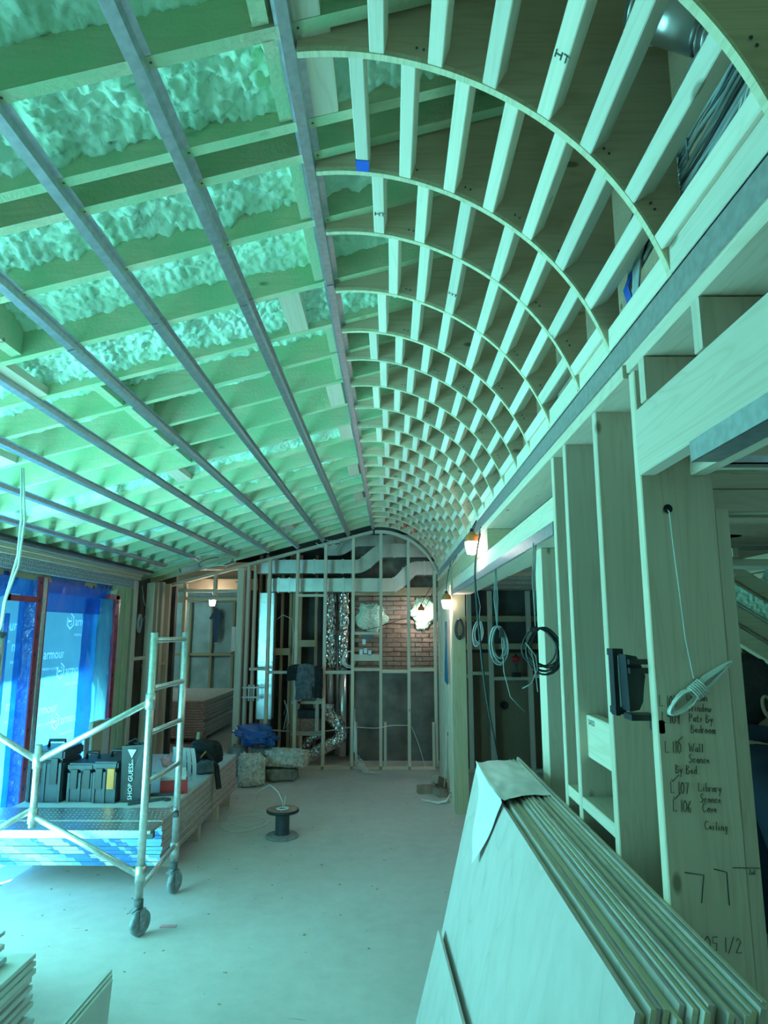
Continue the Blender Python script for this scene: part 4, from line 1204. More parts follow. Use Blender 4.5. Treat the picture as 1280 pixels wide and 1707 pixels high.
# loops between ceiling and doorway
cl = empty('cable_tangle', (-2.3, 8.3, 2.6), 'white cables looped around the ends of the ceiling channels', 'cables')
for k in range(4):
    pts = [(-2.35+.20*cos(a)*(.6+.2*k)+.2, 8.2+.25*sin(a), 2.62+.03*k+.05*sin(a+k)) for a in np.linspace(0, 5.2, 14)]
    MB().tube(pts, .005, 6).build('wire', 'white_cable' if k != 2 else 'dark_cable', cl)
MB().bar((-2.55, 8.1, 2.57), (-2.35, 8.3, 2.66), .05, .05).build('metal_box', 'galvanized', cl)
cl2 = empty('cable_tangle', (-.9, 9.3, 3.0), 'white cables looped at the ceiling above the ducts', 'cables')
for k in range(3):
    MB().tube([(-1.05+.1*k, 9.3, 3.06), (-.95+.1*k, 9.35, 3.0), (-.85+.06*k, 9.32, 2.98), (-.78+.05*k, 9.3, 3.05), (-.9+.05*k, 9.28, 3.10)], .004, 6).build('wire', 'white_cable', cl2)
cr = empty('cable_tangle', (.5, 8.0, 0), 'white cable ends lying beside the bricks', 'cables')
for k in range(4):
    MB().tube([(.66, 7.85, .10), (.60, 7.82-.02*k, .02), (.50, 7.78-.02*k, .012), (.42-.03*k, 7.80+.02*k, .02)], .006, 6).build('wire', 'white_cable', cr)
MB().tube([(.655, 8.3, .7), (.64, 8.28, .3), (.60, 8.2, .02)], .006, 6).build('wire', 'white_cable', cr)
# white coil between far studs
cs = empty('cable_coil', (-.62, 9.72, 1.5), 'pale coil hung on the far studs', 'cable')
loop_coil(cs, (-.60, 9.72, 1.57), .22, .23, 5, .006, 'white_cable', 'y', 14)
cbl = empty('cable_loop', (-1.35, 9.72, 1.9), 'thin white cable looping behind the second far stud', 'cable')
MB().tube([(-1.62, 9.7, 2.02), (-1.55, 9.7, 2.08), (-1.42, 9.7, 2.02), (-1.38, 9.7, 1.8), (-1.40, 9.7, 1.4)], .004, 6).build('wire', 'white_cable', cbl)
MB().tube([(-1.5, 9.72, .9), (-1.45, 9.7, .75), (-1.5, 9.7, .5), (-1.42, 9.7, .6), (-1.46, 9.7, .85), (-1.5, 9.72, .7)], .004, 6).build('wire', 'white_cable', cbl)
cd = empty('cable_coil', (-3.0, 8.3, 2.0), 'blue-grey cable coil hung on the stud beside the window', 'cable')
loop_coil(cd, (-3.07, 8.28, 2.05), .12, .22, 6, .005, 'grey_cable', 'x', 21)
MB().tube([(-3.07, 8.28, 2.4), (-3.06, 8.36, 2.2), (-3.06, 8.5, 2.1), (-3.07, 8.35, 1.95)], .004, 6).build('wire', 'grey_cable', cd)
# pipe rack on the corner posts
pr = empty('pipe_rack', (-1.95, 9.5, .98), 'white pipe brackets between the corner posts', 'pipes')
for z in (1.08, .95):
    MB().tube([(-2.06, YF-.02, z), (-1.76, YF-.02, z)], .011, 8).build('pipe', 'white_paper', pr)
for x in (-1.97, -1.90, -1.84):
    MB().tube([(x, YF-.02, .90), (x, YF-.02, 1.12)], .010, 8).build('pipe', 'white_paper', pr)
# cable clamps / box on far wall
jb = empty('junction_box', (-.36, 9.6, 1.6), 'small metal electrical boxes with wires between the far studs', 'electrical box')
for (x, z) in ((-.42, 1.56), (-.36, 1.58), (-.38, 1.70), (-.30, 1.55)):
    MB().box(x-.025, x+.025, YF, YF+.05, z-.035, z+.035, .003).build('metal_box', 'galvanized', jb)
MB().box(-.40, -.24, YF+.02, YF+.05, 1.74, 1.80).build('switch_plate', 'steel_dark', jb)
# jacket hanging from the far wall block
jk = empty('hanging_jacket', (-1.2, 9.48, 1.35), 'dark jacket with grey lining draped over a peg on the far studs', 'jacket')
def jacket(x0, x1, z0, z1, y, seed, bul=.06):
    def f(u, v):
        x = x0+(x1-x0)*u; ztop = z1 - .05*(2*u-1)**2; z = ztop + (z0-ztop)*v
        nx = .03*noise.noise((u*3, v*2, seed)) * v
        return (x+nx, y - bul*sin(pi*u)*(.6+.4*v) + .025*noise.noise((u*7, v*2, seed+3)), z + .03*noise.noise((u*4, 1, seed))*v)
    return MB().grid(f, 24, 24)
jacket(-1.44, -1.16, .96+.22, 1.40, 9.50, 1, .05).build('sleeve', 'black_cloth', jk, recalc=False)
jacket(-1.32, -1.02, .93, 1.41, 9.47, 2, .07).build('lining', 'grey_cloth', jk, 'grey lining', recalc=False)
jacket(-1.13, -.94, .95, 1.38, 9.49, 3, .06).build('body_panel', 'black_cloth', jk, recalc=False)
# pale drawing pinned on far right studs
pt = MB().grid(lambda u, v: (.645-.012*sin(u*5+v*3), 7.9+.30*u, 1.95-.70*v+.015*sin(u*9)), 12, 20).build('tape_sheet', 'print_film', recalc=False)
tag(pt, 'torn pale blue sheet hanging on the far right studs', 'sheet')
pw = MB().box(-3.62, -3.2, 15.45, 15.47, 1.40, 1.95).build('paper_notice', 'white_paper'); tag(pw, 'white paper pinned up in the room past the doorway', 'paper')
ar = MB().grid(lambda u, v: (-3.98+(.05+.10*(1-abs(2*v-1))*.3)*(u-.5)*2, 15.44, 1.60+.75*v), 4, 12).build('blue_arrow', 'ink_blue', recalc=False)
tag(ar, 'blue spray-painted arrow on the wall panel past the doorway', 'mark')
MB().bar((-3.98, 15.44, 2.36), (-4.12, 15.44, 2.12), .05, .01, (0, 1, 0)).bar((-3.98, 15.44, 2.36), (-3.84, 15.44, 2.12), .05, .01, (0, 1, 0)).build('arrow_head', 'ink_blue', ar)

# cordless drill on the niche block
dr = empty('cordless_drill', (1.73, 9.40, 1.235), 'red cordless drill standing on the niche block', 'drill')
x, y, z = 1.70, 9.40, 1.237
MB().box(x-.055, x+.055, y-.04, y+.04, z, z+.06, .008).build('battery', 'black_plastic', dr)
MB().obox((x, y, z+.13), (.045, .04, .16), None, .008).build('handle', 'dark_rubber', dr)
MB().tube([(x-.05, y, z+.24), (x+.05, y, z+.24)], .038, 14).box(x-.045, x+.035, y-.03, y+.03, z+.19, z+.24).build('motor_body', 'red_plastic', dr)
MB().tube([(x, y, z+.27), (x, y, z+.31)], .016, 10).build('chuck', 'black_plastic', dr)

# ---------------- leaning sheet stack
A_ = .243; ang = math.atan(A_)
NSH = 17; TH = .0125
Rr = random.Random(12)
def lean_sheet(i, y0, y1, zt, mats, name='plywood_sheet'):
    xb = .15 + i*TH*1.03
    n = Vector((cos(ang), 0, -sin(ang))); up = Vector((sin(ang), 0, cos(ang)))
    base = Vector((xb, 0, 0.0)); L = zt/cos(ang)
    th = TH-.0022
    vs = []
    base.z += .0  # rests on the floor on its front lower edge
    for y in (y0, y1):
        for (p, q) in ((0, 0), (0, L), (th, L), (th, 0)):
            w = base + up*q + n*p + Vector((0, y, sin(ang)*th)); vs.append(w)
    fs = [(0, 1, 5, 4), (1, 2, 6, 5), (2, 3, 7, 6), (3, 0, 4, 7), (0, 3, 2, 1), (4, 5, 6, 7)]
    m = MB(); m.add(vs[:], [fs[0], fs[2]], 0); m.add(vs[:], [fs[1], fs[3], fs[4], fs[5]], 1)
    return m.build(name, mats)
for i in range(NSH):
    y0 = 1.345 + (Rr.uniform(-.012, .03) if i else 0) - .0035*i
    y1 = 3.60 + Rr.uniform(-.02, .05)
    zt = 1.172 + (.002*i) + Rr.uniform(-.008, .010)
    o = lean_sheet(i, y0, y1, zt, ['sheet_face', 'ply_edge' if i % 3 else 'drywall_edge'])
    if i == 0: tag(o, 'front sheet of the leaning stack, its whole pale grained face in view', 'sheet', 'sheets leaning on the stud wall')
    elif i == NSH-1: tag(o, 'rearmost sheet of the leaning stack, against the studs', 'sheet', 'sheets leaning on the stud wall')
    else: tag(o, '%s sheet counted from the front of the leaning stack' % ORD[i], 'sheet', 'sheets leaning on the stud wall')
# narrow off-cut leaning on the front sheet
o = MB()
xb = .10
vs = []
for y in (1.55, 3.52):
    for (p, z) in ((xb, 0), (.222, .445 + (.17 if y < 2 else 0)), (.234, .44 + (.17 if y < 2 else 0)), (xb+.013, 0)):
        zz = z; vs.append((p if z == 0 else p + (.04 if y < 2 else 0), y, zz))
o.add(vs, [(0, 1, 5, 4), (1, 2, 6, 5), (2, 3, 7, 6), (3, 0, 4, 7), (0, 3, 2, 1), (4, 5, 6, 7)])
tag(o.build('plywood_offcut', 'sheet_face'), 'low off-cut sheet leaning against the front of the stack', 'sheet')
# wrapping paper draped over the far end
def drape(u, v):
    # u along Y (0 far .. 1 near); v across: 0 rear top edge -> .45 front top edge -> 1 hanging down
    y = 3.55 - .78*u + .03*sin(v*7)
    xt = .435; zt = 1.18
    if v < .45:
        t = v/.45; x = .665 - (.665-xt)*t; z = zt + .020 + .008*sin(t*pi) + .006*noise.noise((u*6, t*5, 0))
        y += (.10*(1-t))*(u-.3)
    else:
        t = (v-.45)/.55
        l = .30*(1-abs(u-.62)/.75)**1.2 if u < .62 else .32*max(0, 1-((u-.62)/.38))**.8+.02
        d = t*l
        x = xt - .012 - d*A_ + .012*sin(u*9)*t; z = zt + .03 - d*.97; y = y - .10*t*(1-u)
    return (x, y, z)
m = MB().grid(drape, 50, 44)
tag(m.build('wrapping_paper', 'white_paper', recalc=False), 'creased white wrapping sheet draped over the far end of the leaning stack', 'paper sheet')
# lettering-free foot of a blue hose at the bottom edge
cable('blue_hose', [(-.10, 2.46, .013), (.02, 2.42, .013), (.06, 2.24, .013), (-.02, 2.08, .013)], .012, 'steel_dark', 'dark hose end lying at the foot of the leaning stack', 'hose')

# ---------------- drywall pallet on the left
SXL, SXR, SY0, SY1 = -2.92, -1.70, 5.32, 7.75
for k, y in enumerate((5.75, 6.4, 7.05, 7.6)):
    tag(MB().box(SXL+.05, SXR-.03, y, y+.09, 0, .145, .004).build('timber_bearer', 'pine_x'), ['nearest', 'second', 'third', 'farthest'][k] + ' timber bearer under the drywall stack', 'timber')
NB = 14; z0 = .146; tb = .0262
for i in range(NB):
    dz = z0 + i*tb; dx = Rr.uniform(-.014, .006); dy = Rr.uniform(-.01, .01)
    root = empty('drywall_sheet', ((SXL+SXR)/2, SY0, dz), None, 'drywall', 'drywall sheets stacked on bearers')
    if i == NB-1: root['label'] = 'top drywall sheet of the stack on bearers, its pale face in view'
    elif i == 0: root['label'] = 'bottom drywall sheet of the stack on timber bearers'
    else: root['label'] = '%s drywall sheet from the top of the stack on bearers' % ORD[NB-1-i]
    m = MB(); m.box(SXL+dx, SXR+dx, SY0+dy, SY1+dy, dz, dz+tb*.40).box(SXL+dx+.02, SXR+dx-.022, SY0+dy+.02, SY1+dy-.02, dz+tb*.38, dz+tb*.52).box(SXL+dx, SXR+dx-.006+.010*(i % 2), SY0+dy, SY1+dy+.01, dz+tb*.5, dz+tb*.90).box(SXL+.03, SXR-.03, SY0+.03, SY1-.03, dz+tb*.88, dz+tb)
    m.build('board', 'drywall_edge' if i < NB-1 else 'drywall_face', root)
    if i < 10:
        # printed end strip: slanted blue, white and grey fields
        ye = SY0+dy-.0015; zA, zB = dz+.001, dz+tb*.93
        segs = []; x = SXL+dx; pat = ['label_blue', 'label_sky', 'label_grey', 'label_white', 'label_grey', 'label_sky', 'label_blue', 'label_white', 'label_blue', 'label_sky', 'label_white']
        if i > 2: pat = ['label_white', 'label_grey', 'label_white', 'label_grey', 'label_sky', 'label_blue', 'label_white', 'label_blue', 'label_blue', 'label_sky', 'label_blue']
        ws = [.13, .06, .13, .12, .13, .06, .19, .16, .16, .05, .09]
        wsum = sum(ws); sh_ = -.055*(i % 7)+.02
        groups = {}
        xx = 0
        for pmat, w in zip(pat, ws):
            a = SXL+dx+(xx/wsum)*(SXR-SXL)+sh_; b = a + w/wsum*(SXR-SXL); xx += w
            a2 = max(a, SXL+dx); b2 = min(b, SXR+dx); 
            if b2-a2 < .01: continue
            groups.setdefault(pmat, MB()).add([(a2, ye, zB), (b2-.004, ye, zB), (min(b2-.004+.022, SXR+dx), ye, zA), (min(a2+.022, SXR+dx), ye, zA)], [(0, 1, 2, 3)])
        if sh_ < 0:
            groups.setdefault('label_sky', MB()).add([(SXR+dx+sh_+.0, ye, zB), (SXR+dx, ye, zB), (SXR+dx, ye, zA), (SXR+dx+sh_+.02, ye, zA)], [(0, 1, 2, 3)])
        gg = list(groups)
        M_ = MB()
        for gi, g in enumerate(gg):
            M_.add(groups[g].v, groups[g].f, gi)
        M_.build('printed_strip', gg, root, recalc=False)
        for q in range(4):
            text_mesh('printed_word', 'LITE-WEIGHT', .012, (SXL+.12+q*.3+sh_*.5, ye-.001, dz+.008), (1, 0, 0), (0, 0, 1), 'label_white' if (q % 2) else 'ink_blue', root)
sp_ = MB()
sp_.box(SXR-.001, SXR+.004, 6.72, 6.745, .14, .515).box(SXL, SXR+.004, 6.72, 6.745, .513, .517)
tag(sp_.build('binding_strap', 'dull_z'), 'brown binding strap around the drywall stack', 'strap')
ZS = z0 + NB*tb  # top of the stack
# second stack past the doorway
for k in range(14):
    o = MB().box(-4.6, -3.12+Rr.uniform(-.02, .02), 11.6, 14.2, .10+k*.043, .10+k*.043+.036).build('drywall_sheet', 'drywall_edge')
    tag(o, '%s drywall sheet from the top of the stack past the doorway' % ORD[13-k], 'drywall', 'drywall sheets past the doorway')
tag(MB().box(-4.5, -3.2, 12.0, 12.1, 0, .10).build('timber_bearer', 'dull_x'), 'bearer under the drywall stack past the doorway', 'timber')

# toolboxes on the stack
def toolbox(x0, x1, y0, y1, h, label, latch=False, hx=0.0):
    root = empty('toolbox', ((x0+x1)/2, (y0+y1)/2, ZS), label, 'toolbox')
    m = MB(); z = ZS
    def shell(a0, a1, b0, b1, c0, c1, nm):
        q = MB(); q.box(a0, a1, b0, b1, c0, c1)
        o = q.build(nm, 'box_plastic', root)
        bm = bmesh.new(); bm.from_mesh(o.data); bmesh.ops.bevel(bm, geom=bm.edges[:], offset=.014, segments=2, affect='EDGES'); bm.to_mesh(o.data); bm.free()
        return o
    shell(x0, x1, y0, y1, z, z+h*.74, 'body')
    shell(x0-.006, x1+.006, y0-.006, y1+.006, z+h*.76, z+h*.95, 'lid')
    w = x1-x0
    for fx_ in (.28, .78):
        MB().box(x0+w*fx_-.03, x0+w*fx_+.03, y0-.018, y0, z+h*.34, z+h*.80, .006).build('latch', 'black_plastic' if not (latch and fx_ > .5) else 'yellow_latch', root)
    for fx_ in (.08, .5, .94):
        MB().box(x0+w*fx_-.012, x0+w*fx_+.012, y0-.010, y0, z+.01, z+h*.72, .004).build('rib', 'box_plastic', root)
    zz = z+h*.95
    MB().tube([(x0+w*.25, (y0+y1)/2, zz), (x0+w*.27, (y0+y1)/2, zz+.05), (x0+w*.73, (y0+y1)/2, zz+.05), (x0+w*.75, (y0+y1)/2, zz)], .013, 8).build('handle', 'black_plastic', root)
    return root
toolbox(-2.90, -2.62, 5.60, 5.95, .42, 'tall black toolbox nearest the window')
toolbox(-2.585, -2.38, 5.62, 6.05, .31, 'middle black toolbox on the drywall stack')
toolbox(-2.365, -2.175, 5.58, 6.05, .33, 'black toolbox with a yellow latch beside the shopping bag', True)
# black shopping bag
bag = empty('shopping_bag', (-2.07, 5.75, ZS), 'black paper shopping bag with white lettering standing on the stack', 'bag')
bz = ZS; bh = .43
vs = [(-2.15, 5.62, bz), (-1.985, 5.62, bz), (-1.955, 5.74, bz), (-2.12, 5.76, bz), (-2.155, 5.60, bz+bh), (-1.99, 5.61, bz+bh+.01), (-1.955, 5.74, bz+bh+.02), (-2.125, 5.76, bz+bh)]
MB().add(vs, [(0, 1, 5, 4), (2, 3, 7, 6), (3, 0, 4, 7), (0, 3, 2, 1)]).build('bag_body', 'black_plastic', bag, recalc=False)
MB().add([(-1.984, 5.62, bz), (-1.954, 5.74, bz), (-1.954, 5.74, bz+bh+.02), (-1.989, 5.61, bz+bh+.01)], [(0, 1, 2, 3)]).build('bag_side', 'mortar', bag, 'printed side panel', recalc=False)
MB().tube([(-2.12, 5.68, bz+bh*.95), (-2.13, 5.66, bz+bh*1.05), (-2.07, 5.66, bz+bh*1.12), (-2.02, 5.67, bz+bh*.97)], .006, 6).build('bag_handle', 'black_cloth', bag)
MB().box(-2.155, -2.152, 5.63, 5.70, bz+bh*.05, bz+bh*.80).build('bag_edge', 'label_grey', bag)
ZT = (0, -.02/bh, 1)
text_mesh('bag_lettering', 'SHOP GUESS', .05, (-2.055, 5.607, bz+.02), ZT, (-1, 0, 0), 'label_white', bag)
text_mesh('bag_lettering', '.com', .024, (-2.055, 5.590, bz+.285), ZT, (-1, 0, 0), 'label_white', bag)
MB().add([(-2.105, 5.594, bz+.405), (-2.035, 5.594, bz+.405), (-2.07, 5.595, bz+.34)], [(0, 1, 2)]).build('bag_emblem', 'label_white', bag, recalc=False)
text_mesh('bag_lettering', '?', .03, (-2.077, 5.588, bz+.372), (1, 0, 0), (0, 0, 1), 'ink', bag)

# scraps and red-white packaging behind the scaffold pole
for k in range(5):
    y = 6.15+.0*k
    x = -1.98+.045*k
    def f(u, v, x=x, k=k):
        return (x+.035*u - .05*(1-v)**2 + .012*k*(1-v), 6.45-.10*v - .02*k, ZS+.003+.30*v + .0*u)
    o = MB().grid(f, 4, 14); vs0 = list(o.v)
    o.add([(a, b+.01, c) for a, b, c in vs0], o.f[:], 0, True)
    tag(o.build('bent_trim_strip', 'white_paper'), ['leftmost', 'second', 'middle', 'fourth', 'rightmost'][k] + ' white bent strip in the row behind the shopping bag', 'strip', 'white bent strips on the stack')
pk = empty('red_packet', (-1.86, 5.95, ZS), 'red and white crumpled packet lying behind the scaffold pole', 'packet')
MB().obox((-1.84, 5.98, ZS+.05), (.22, .20, .095), Matrix.Rotation(.3, 3, 'Z')).build('packet_body', 'red_plastic', pk)
MB().obox((-1.86, 6.03, ZS+.125), (.20, .16, .05), Matrix.Rotation(.3, 3, 'Z') @ Matrix.Rotation(.25, 3, 'X')).build('packet_flap', 'white_paper', pk)
def wrapf(u, v):
    return (-2.0+.16*u+.03*noise.noise((u*6, v*6, 2)), 6.05+.22*v, ZS+.24-.16*u+.04*noise.noise((u*7, v*7, 0)))
MB().grid(wrapf, 18, 18).build('plastic_wrap', 'pink_wrap', pk, 'pink crumpled plastic', recalc=False)
wp = MB().bar((-2.05, 5.52, ZS+.012), (-1.82, 5.70, ZS+.012), .02, .02).bar((-1.82, 5.70, ZS+.012), (-1.78, 5.66, ZS+.012), .045, .016).build('wrench', 'steel_dark')
tag(wp, 'dark wrench lying on the drywall stack behind the scaffold deck', 'tool')
wp = MB().bar((-2.02, 5.82, ZS+.012), (-1.76, 5.86, ZS+.012), .03, .02).build('flat_bar', 'steel_dark')
tag(wp, 'flat dark bar lying on the drywall stack beside the wrench', 'tool')

# tool belt pile
tp = empty('tool_belt', (-1.75, 6.9, ZS), 'heap of dark tool belt and pouches at the edge of the drywall stack', 'tool belt')
def pouch(c, s_, rot, seed, mat='black_cloth', nm='pouch'):
    Mx = Matrix.Rotation(rot[2], 3, 'Z') @ Matrix.Rotation(rot[1], 3, 'Y') @ Matrix.Rotation(rot[0], 3, 'X')
    def f(u, v):
        th = 2*pi*u; ph = pi*v
        d = Vector((sin(ph)*cos(th), sin(ph)*sin(th), cos(ph)))
        q = Vector([abs(t)**.6*(1 if t >= 0 else -1) for t in d])
        k = 1+.22*noise.noise(d*2.2+Vector((seed, 0, 0)))+.08*noise.noise(d*6+Vector((seed, 2, 0)))
        w = Mx @ Vector((q.x*s_[0], q.y*s_[1], q.z*s_[2]))*k
        return (c[0]+w.x, c[1]+w.y, max(c[2]+w.z, ZS+.002) if c[0] < -1.72 else c[2]+w.z)
    MB().grid(f, 24, 14).build(nm, mat, tp)
pouch((-1.90, 6.75, ZS+.09), (.10, .08, .08), (0, .3, .4), 1, 'navy_cloth')
pouch((-1.80, 6.95, ZS+.14), (.12, .10, .10), (.3, -.2, .9), 2)
pouch((-1.97, 6.95, ZS+.08), (.10, .09, .08), (.1, .2, -.5), 3)
pouch((-1.85, 6.88, ZS+.22), (.11, .08, .05), (.2, .1, .2), 4)
pouch((-1.78, 6.72, ZS+.06), (.09, .07, .06), (0, 0, .2), 6, 'grey_cloth')
MB().bar((-1.80, 6.80, ZS+.20), (-1.68, 6.75, ZS+.06), .055, .02).bar((-1.68, 6.75, ZS+.07), (-1.64, 6.73, ZS-.14), .055, .02).build('strap_end', 'black_cloth', tp, 'long black strap hanging over the stack edge')
MB().tube([(-1.94, 7.0, ZS+.22), (-1.93, 7.0, ZS+.34)], .018, 10).build('hammer_handle', 'dull_z', tp)
MB().bar((-1.95, 6.64, ZS+.14), (-1.84, 6.63, ZS+.09), .045, .006).build('belt_badge', 'label_grey', tp)
MB().bar((-1.84, 6.72, ZS+.13), (-1.78, 6.74, ZS+.20), .012, .012).build('pencil', 'yellow_latch', tp)

# blue plastic bag and rubble beside the far studs
bb = empty('blue_plastic_bag', (-1.9, 8.9, 0), 'bright blue plastic bag lying on the rubble by the corner post', 'bag')
def bagf(u, v):
    th = 2*pi*u; ph = pi*v; d = Vector((sin(ph)*cos(th), sin(ph)*sin(th), cos(ph)))
    k = 1+.45*noise.noise(d*2+Vector((3, 0, 0)))+.25*noise.noise(d*5+Vector((0, 5, 0)))+.1*noise.noise(d*11)
    return (-1.78+d.x*.27*k, 9.12+d.y*.18*k, .52+d.z*.12*k-.05*d.x)
MB().grid(bagf, 56, 30).build('bag_film', 'blue_bag', bb)
def lump(name, cen, size, rot, mat, label, cat, seed):
    Mx = Matrix.Rotation(rot, 3, 'Z')
    def f(u, v):
        th = 2*pi*u; ph = pi*v; d = Vector((sin(ph)*cos(th), sin(ph)*sin(th), cos(ph)))
        q = Vector([abs(t)**.35*(1 if t >= 0 else -1) for t in d])
        k = 1+.14*noise.noise(q*2+Vector((seed, 0, 0)))+.14*noise.noise(q*5+Vector((seed, 4, 0)))+(.10 if mat == 'fibre_lump' else .03)*noise.noise(q*14)
        w = Mx @ Vector((q.x*size[0], q.y*size[1], q.z*size[2]))*k
        return (cen[0]+w.x, cen[1]+w.y, max(cen[2]+w.z, .001))
    o = MB().grid(f, 72, 36).build(name, mat); tag(o, label, cat); return o
lump('insulation_lump', (-1.72, 8.66, .17), (.15, .19, .17), .25, 'fibre_lump', 'ragged insulation slab standing upright nearest the drywall stack', 'rubble', 1)
lump('insulation_lump', (-1.33, 8.95, .265), (.26, .16, .10), -.15, 'fibre_lump', 'ragged insulation slab lying on the concrete block', 'rubble', 2)
lump('concrete_block', (-1.38, 8.92, .075), (.19, .13, .075), .2, 'block_grey', 'grey concrete block under the insulation slab', 'block', 3)
lump('concrete_block', (-1.68, 9.24, .17), (.17, .11, .17), .1, 'block_grey', 'grey concrete block beneath the blue bag', 'block', 4)
lump('concrete_block', (-2.02, 9.22, .18), (.12, .12, .18), .1, 'block_grey', 'grey concrete block behind the drywall stack corner', 'block', 9)
# bricks by the right wall
def brick_(c, rot, label, rx=0, lift=0):
    Mx = Matrix.Rotation(rot, 3, 'Z') @ Matrix.Rotation(rx, 3, 'Y')
    o = MB().obox((c[0], c[1], c[2]), (.20, .095, .085), Mx).build('loose_brick', 'brick_red'); tag(o, label, 'brick')
brick_((.40, 8.25, .043), .25, 'loose brick lying flat, left one of the pile by the right wall')
brick_((.55, 8.12, .043), 1.9, 'loose brick lying flat at the foot of the pile by the right wall')
brick_((.545, 8.22, .142), 1.0, 'loose brick on top of the pile by the right wall', .35)
brick_((.62, 8.35, .043), .4, 'loose brick behind the pile, against the right wall studs')
# cable reel
sp = empty('cable_reel', (-1.0, 6.55, 0), 'black cable reel with copper-coloured top standing on the floor', 'reel')
cx_, cy_ = -1.0, 6.55
MB().lathe([(.0001, 0), (.150, 0), (.152, .012), (.14, .022), (.065, .026)], (cx_, cy_, 0), 40).build('lower_flange', 'wheel_grey', sp)
MB().lathe([(.068, .024), (.064, .04), (.064, .20), (.068, .215)], (cx_, cy_, 0), 32).build('core', 'box_plastic', sp)
MB().lathe([(.065, .212), (.146, .214), (.150, .222), (.148, .236), (.138, .240)], (cx_, cy_, 0), 40).build('upper_flange', 'black_plastic', sp)
MB().lathe([(.138, .238), (.055, .240), (.050, .232), (.0001, .232)], (cx_, cy_, 0), 40).build('top_face', 'reel_copper', sp, 'copper-coloured reel face')
MB().lathe([(.060, .242), (.062, .246), (.035, .247), (.034, .24)], (cx_, cy_, 0), 32).build('hub_ring', 'label_white', sp)
MB().tube([(-1.0, 6.55, .235), (-1.0, 6.54, .30), (-1.05, 6.58, .38), (-1.15, 6.7, .42), (-1.28, 6.85, .33), (-1.35, 7.0, .15), (-1.30, 6.9, .03), (-1.22, 6.6, .006)], .0035, 6).build('wire', 'white_cable', sp)
MB().tube([(-.99, 6.55, .235), (-.98, 6.55, .32), (-.975, 6.54, .36)], .0035, 6).build('wire', 'white_cable', sp)
pts = [(-1.42+.20*cos(a)*(1+.15*sin(2.3*a)), 6.85+.33*sin(a*1.0)+.03*a, .006+.004*(a/12)) for a in np.linspace(0, 12, 60)]
MB().tube(pts, .0035, 6).build('wire', 'white_cable', sp)
tag(MB().box(-1.47, -1.37, 4.63, 4.67, 0, .004).build('paper_label', 'pink_wrap'), 'small torn red-white label lying on the floor near the caster', 'litter')
R = random.Random(9)
m = MB()
for k in range(70):
    x = R.uniform(-2.6, .3); y = R.uniform(3.0, 9.2); s_ = R.uniform(.003, .011)
    m.obox((x, y, s_*.3), (s_*2, s_, s_*.6), Matrix.Rotation(R.uniform(0, 3), 3, 'Z'))
tag(m.build('floor_grit', 'dull_x'), 'small chips and grit scattered on the concrete floor', 'debris', kind='stuff')

# ---------------- rolling scaffold
sc = empty('rolling_scaffold', (-1.56, 4.5, 0), 'aluminium rolling scaffold frame with a low deck and rubber casters', 'scaffold')
PX = -1.565; PA, PB = 4.50, 5.18
r0 = .024
MB().tube([(PX, PA, .20), (PX, PA, 1.84)], r0, 14).build('upright', 'aluminium', sc)
MB().tube([(PX, PB, .20), (PX, PB, 1.84)], r0, 14).build('upright', 'aluminium', sc)
for z in (1.79, 1.48, 1.20, .895):
    MB().tube([(PX, PA, z), (PX, PB, z)], .018, 12).build('rung', 'aluminium', sc)
MB().tube([(PX, PA, .27), (PX, PB, .33)], .016, 12).build('rung', 'aluminium', sc)
for (y, zz) in ((PA, 1.40), (PA, .36), (PB, .30)):
    MB().tube([(PX, y, zz-.05), (PX, y, zz+.05)], .032, 14).build('collar', 'aluminium', sc)
X3 = -2.27
MB().tube([(X3, PA, .63), (X3, PA, 1.13)], .022, 12).build('centre_post', 'aluminium', sc)
MB().tube([(X3, PA, 1.03), (PX, PA, 1.40)], .020, 12).build('brace', 'aluminium', sc)
MB().tube([(X3, PA, .70), (PX, PA, .35)], .020, 12).build('brace', 'aluminium', sc)
MB().tube([(X3, PA, 1.03), (-2.95, PA, 1.42)], .020, 12).build('brace', 'aluminium', sc)
MB().tube([(X3, PA, .74), (-2.95, PA, .36)], .020, 12).build('brace', 'aluminium', sc)
for z in (1.03, .70):
    MB().tube([(X3, PA, z-.045), (X3, PA, z+.045)], .030, 12).build('collar', 'aluminium', sc)
for y in (PA, PB):
    MB().tube([(-2.97, y, .20), (-2.97, y, 1.84)], r0, 14).build('upright', 'aluminium', sc)
for k, (y0, y1) in enumerate(((4.58, 4.80), (4.81, 5.15))):
    MB().box(-2.95, PX+.02, y0, y1, .568, .590, .004).build('deck_plank', 'duct_metal', sc, 'checkered metal deck plank')
dm = MB()
for a in range(46):
    for b in range(9):
        x = -2.93 + a*.03 + (.015 if b % 2 else 0); y = 4.60 + b*.06
        if x > PX-.01: continue
        dm.obox((x, y, .5906), (.014, .004, .002), Matrix.Rotation(.7 if (a+b) % 2 else -.7, 3, 'Z'))
dm.build('deck_treads', 'duct_metal', sc, kind='stuff')
MB().box(-2.95, PX+.02-.06, 4.575, 4.582, .545, .592).build('deck_edge', 'galvanized', sc)
for y in (PA+.12, PB-.06): MB().box(PX-.03, PX+.03, y-.02, y+.02, .535, .575, .004).build('deck_hook', 'dark_rubber', sc)
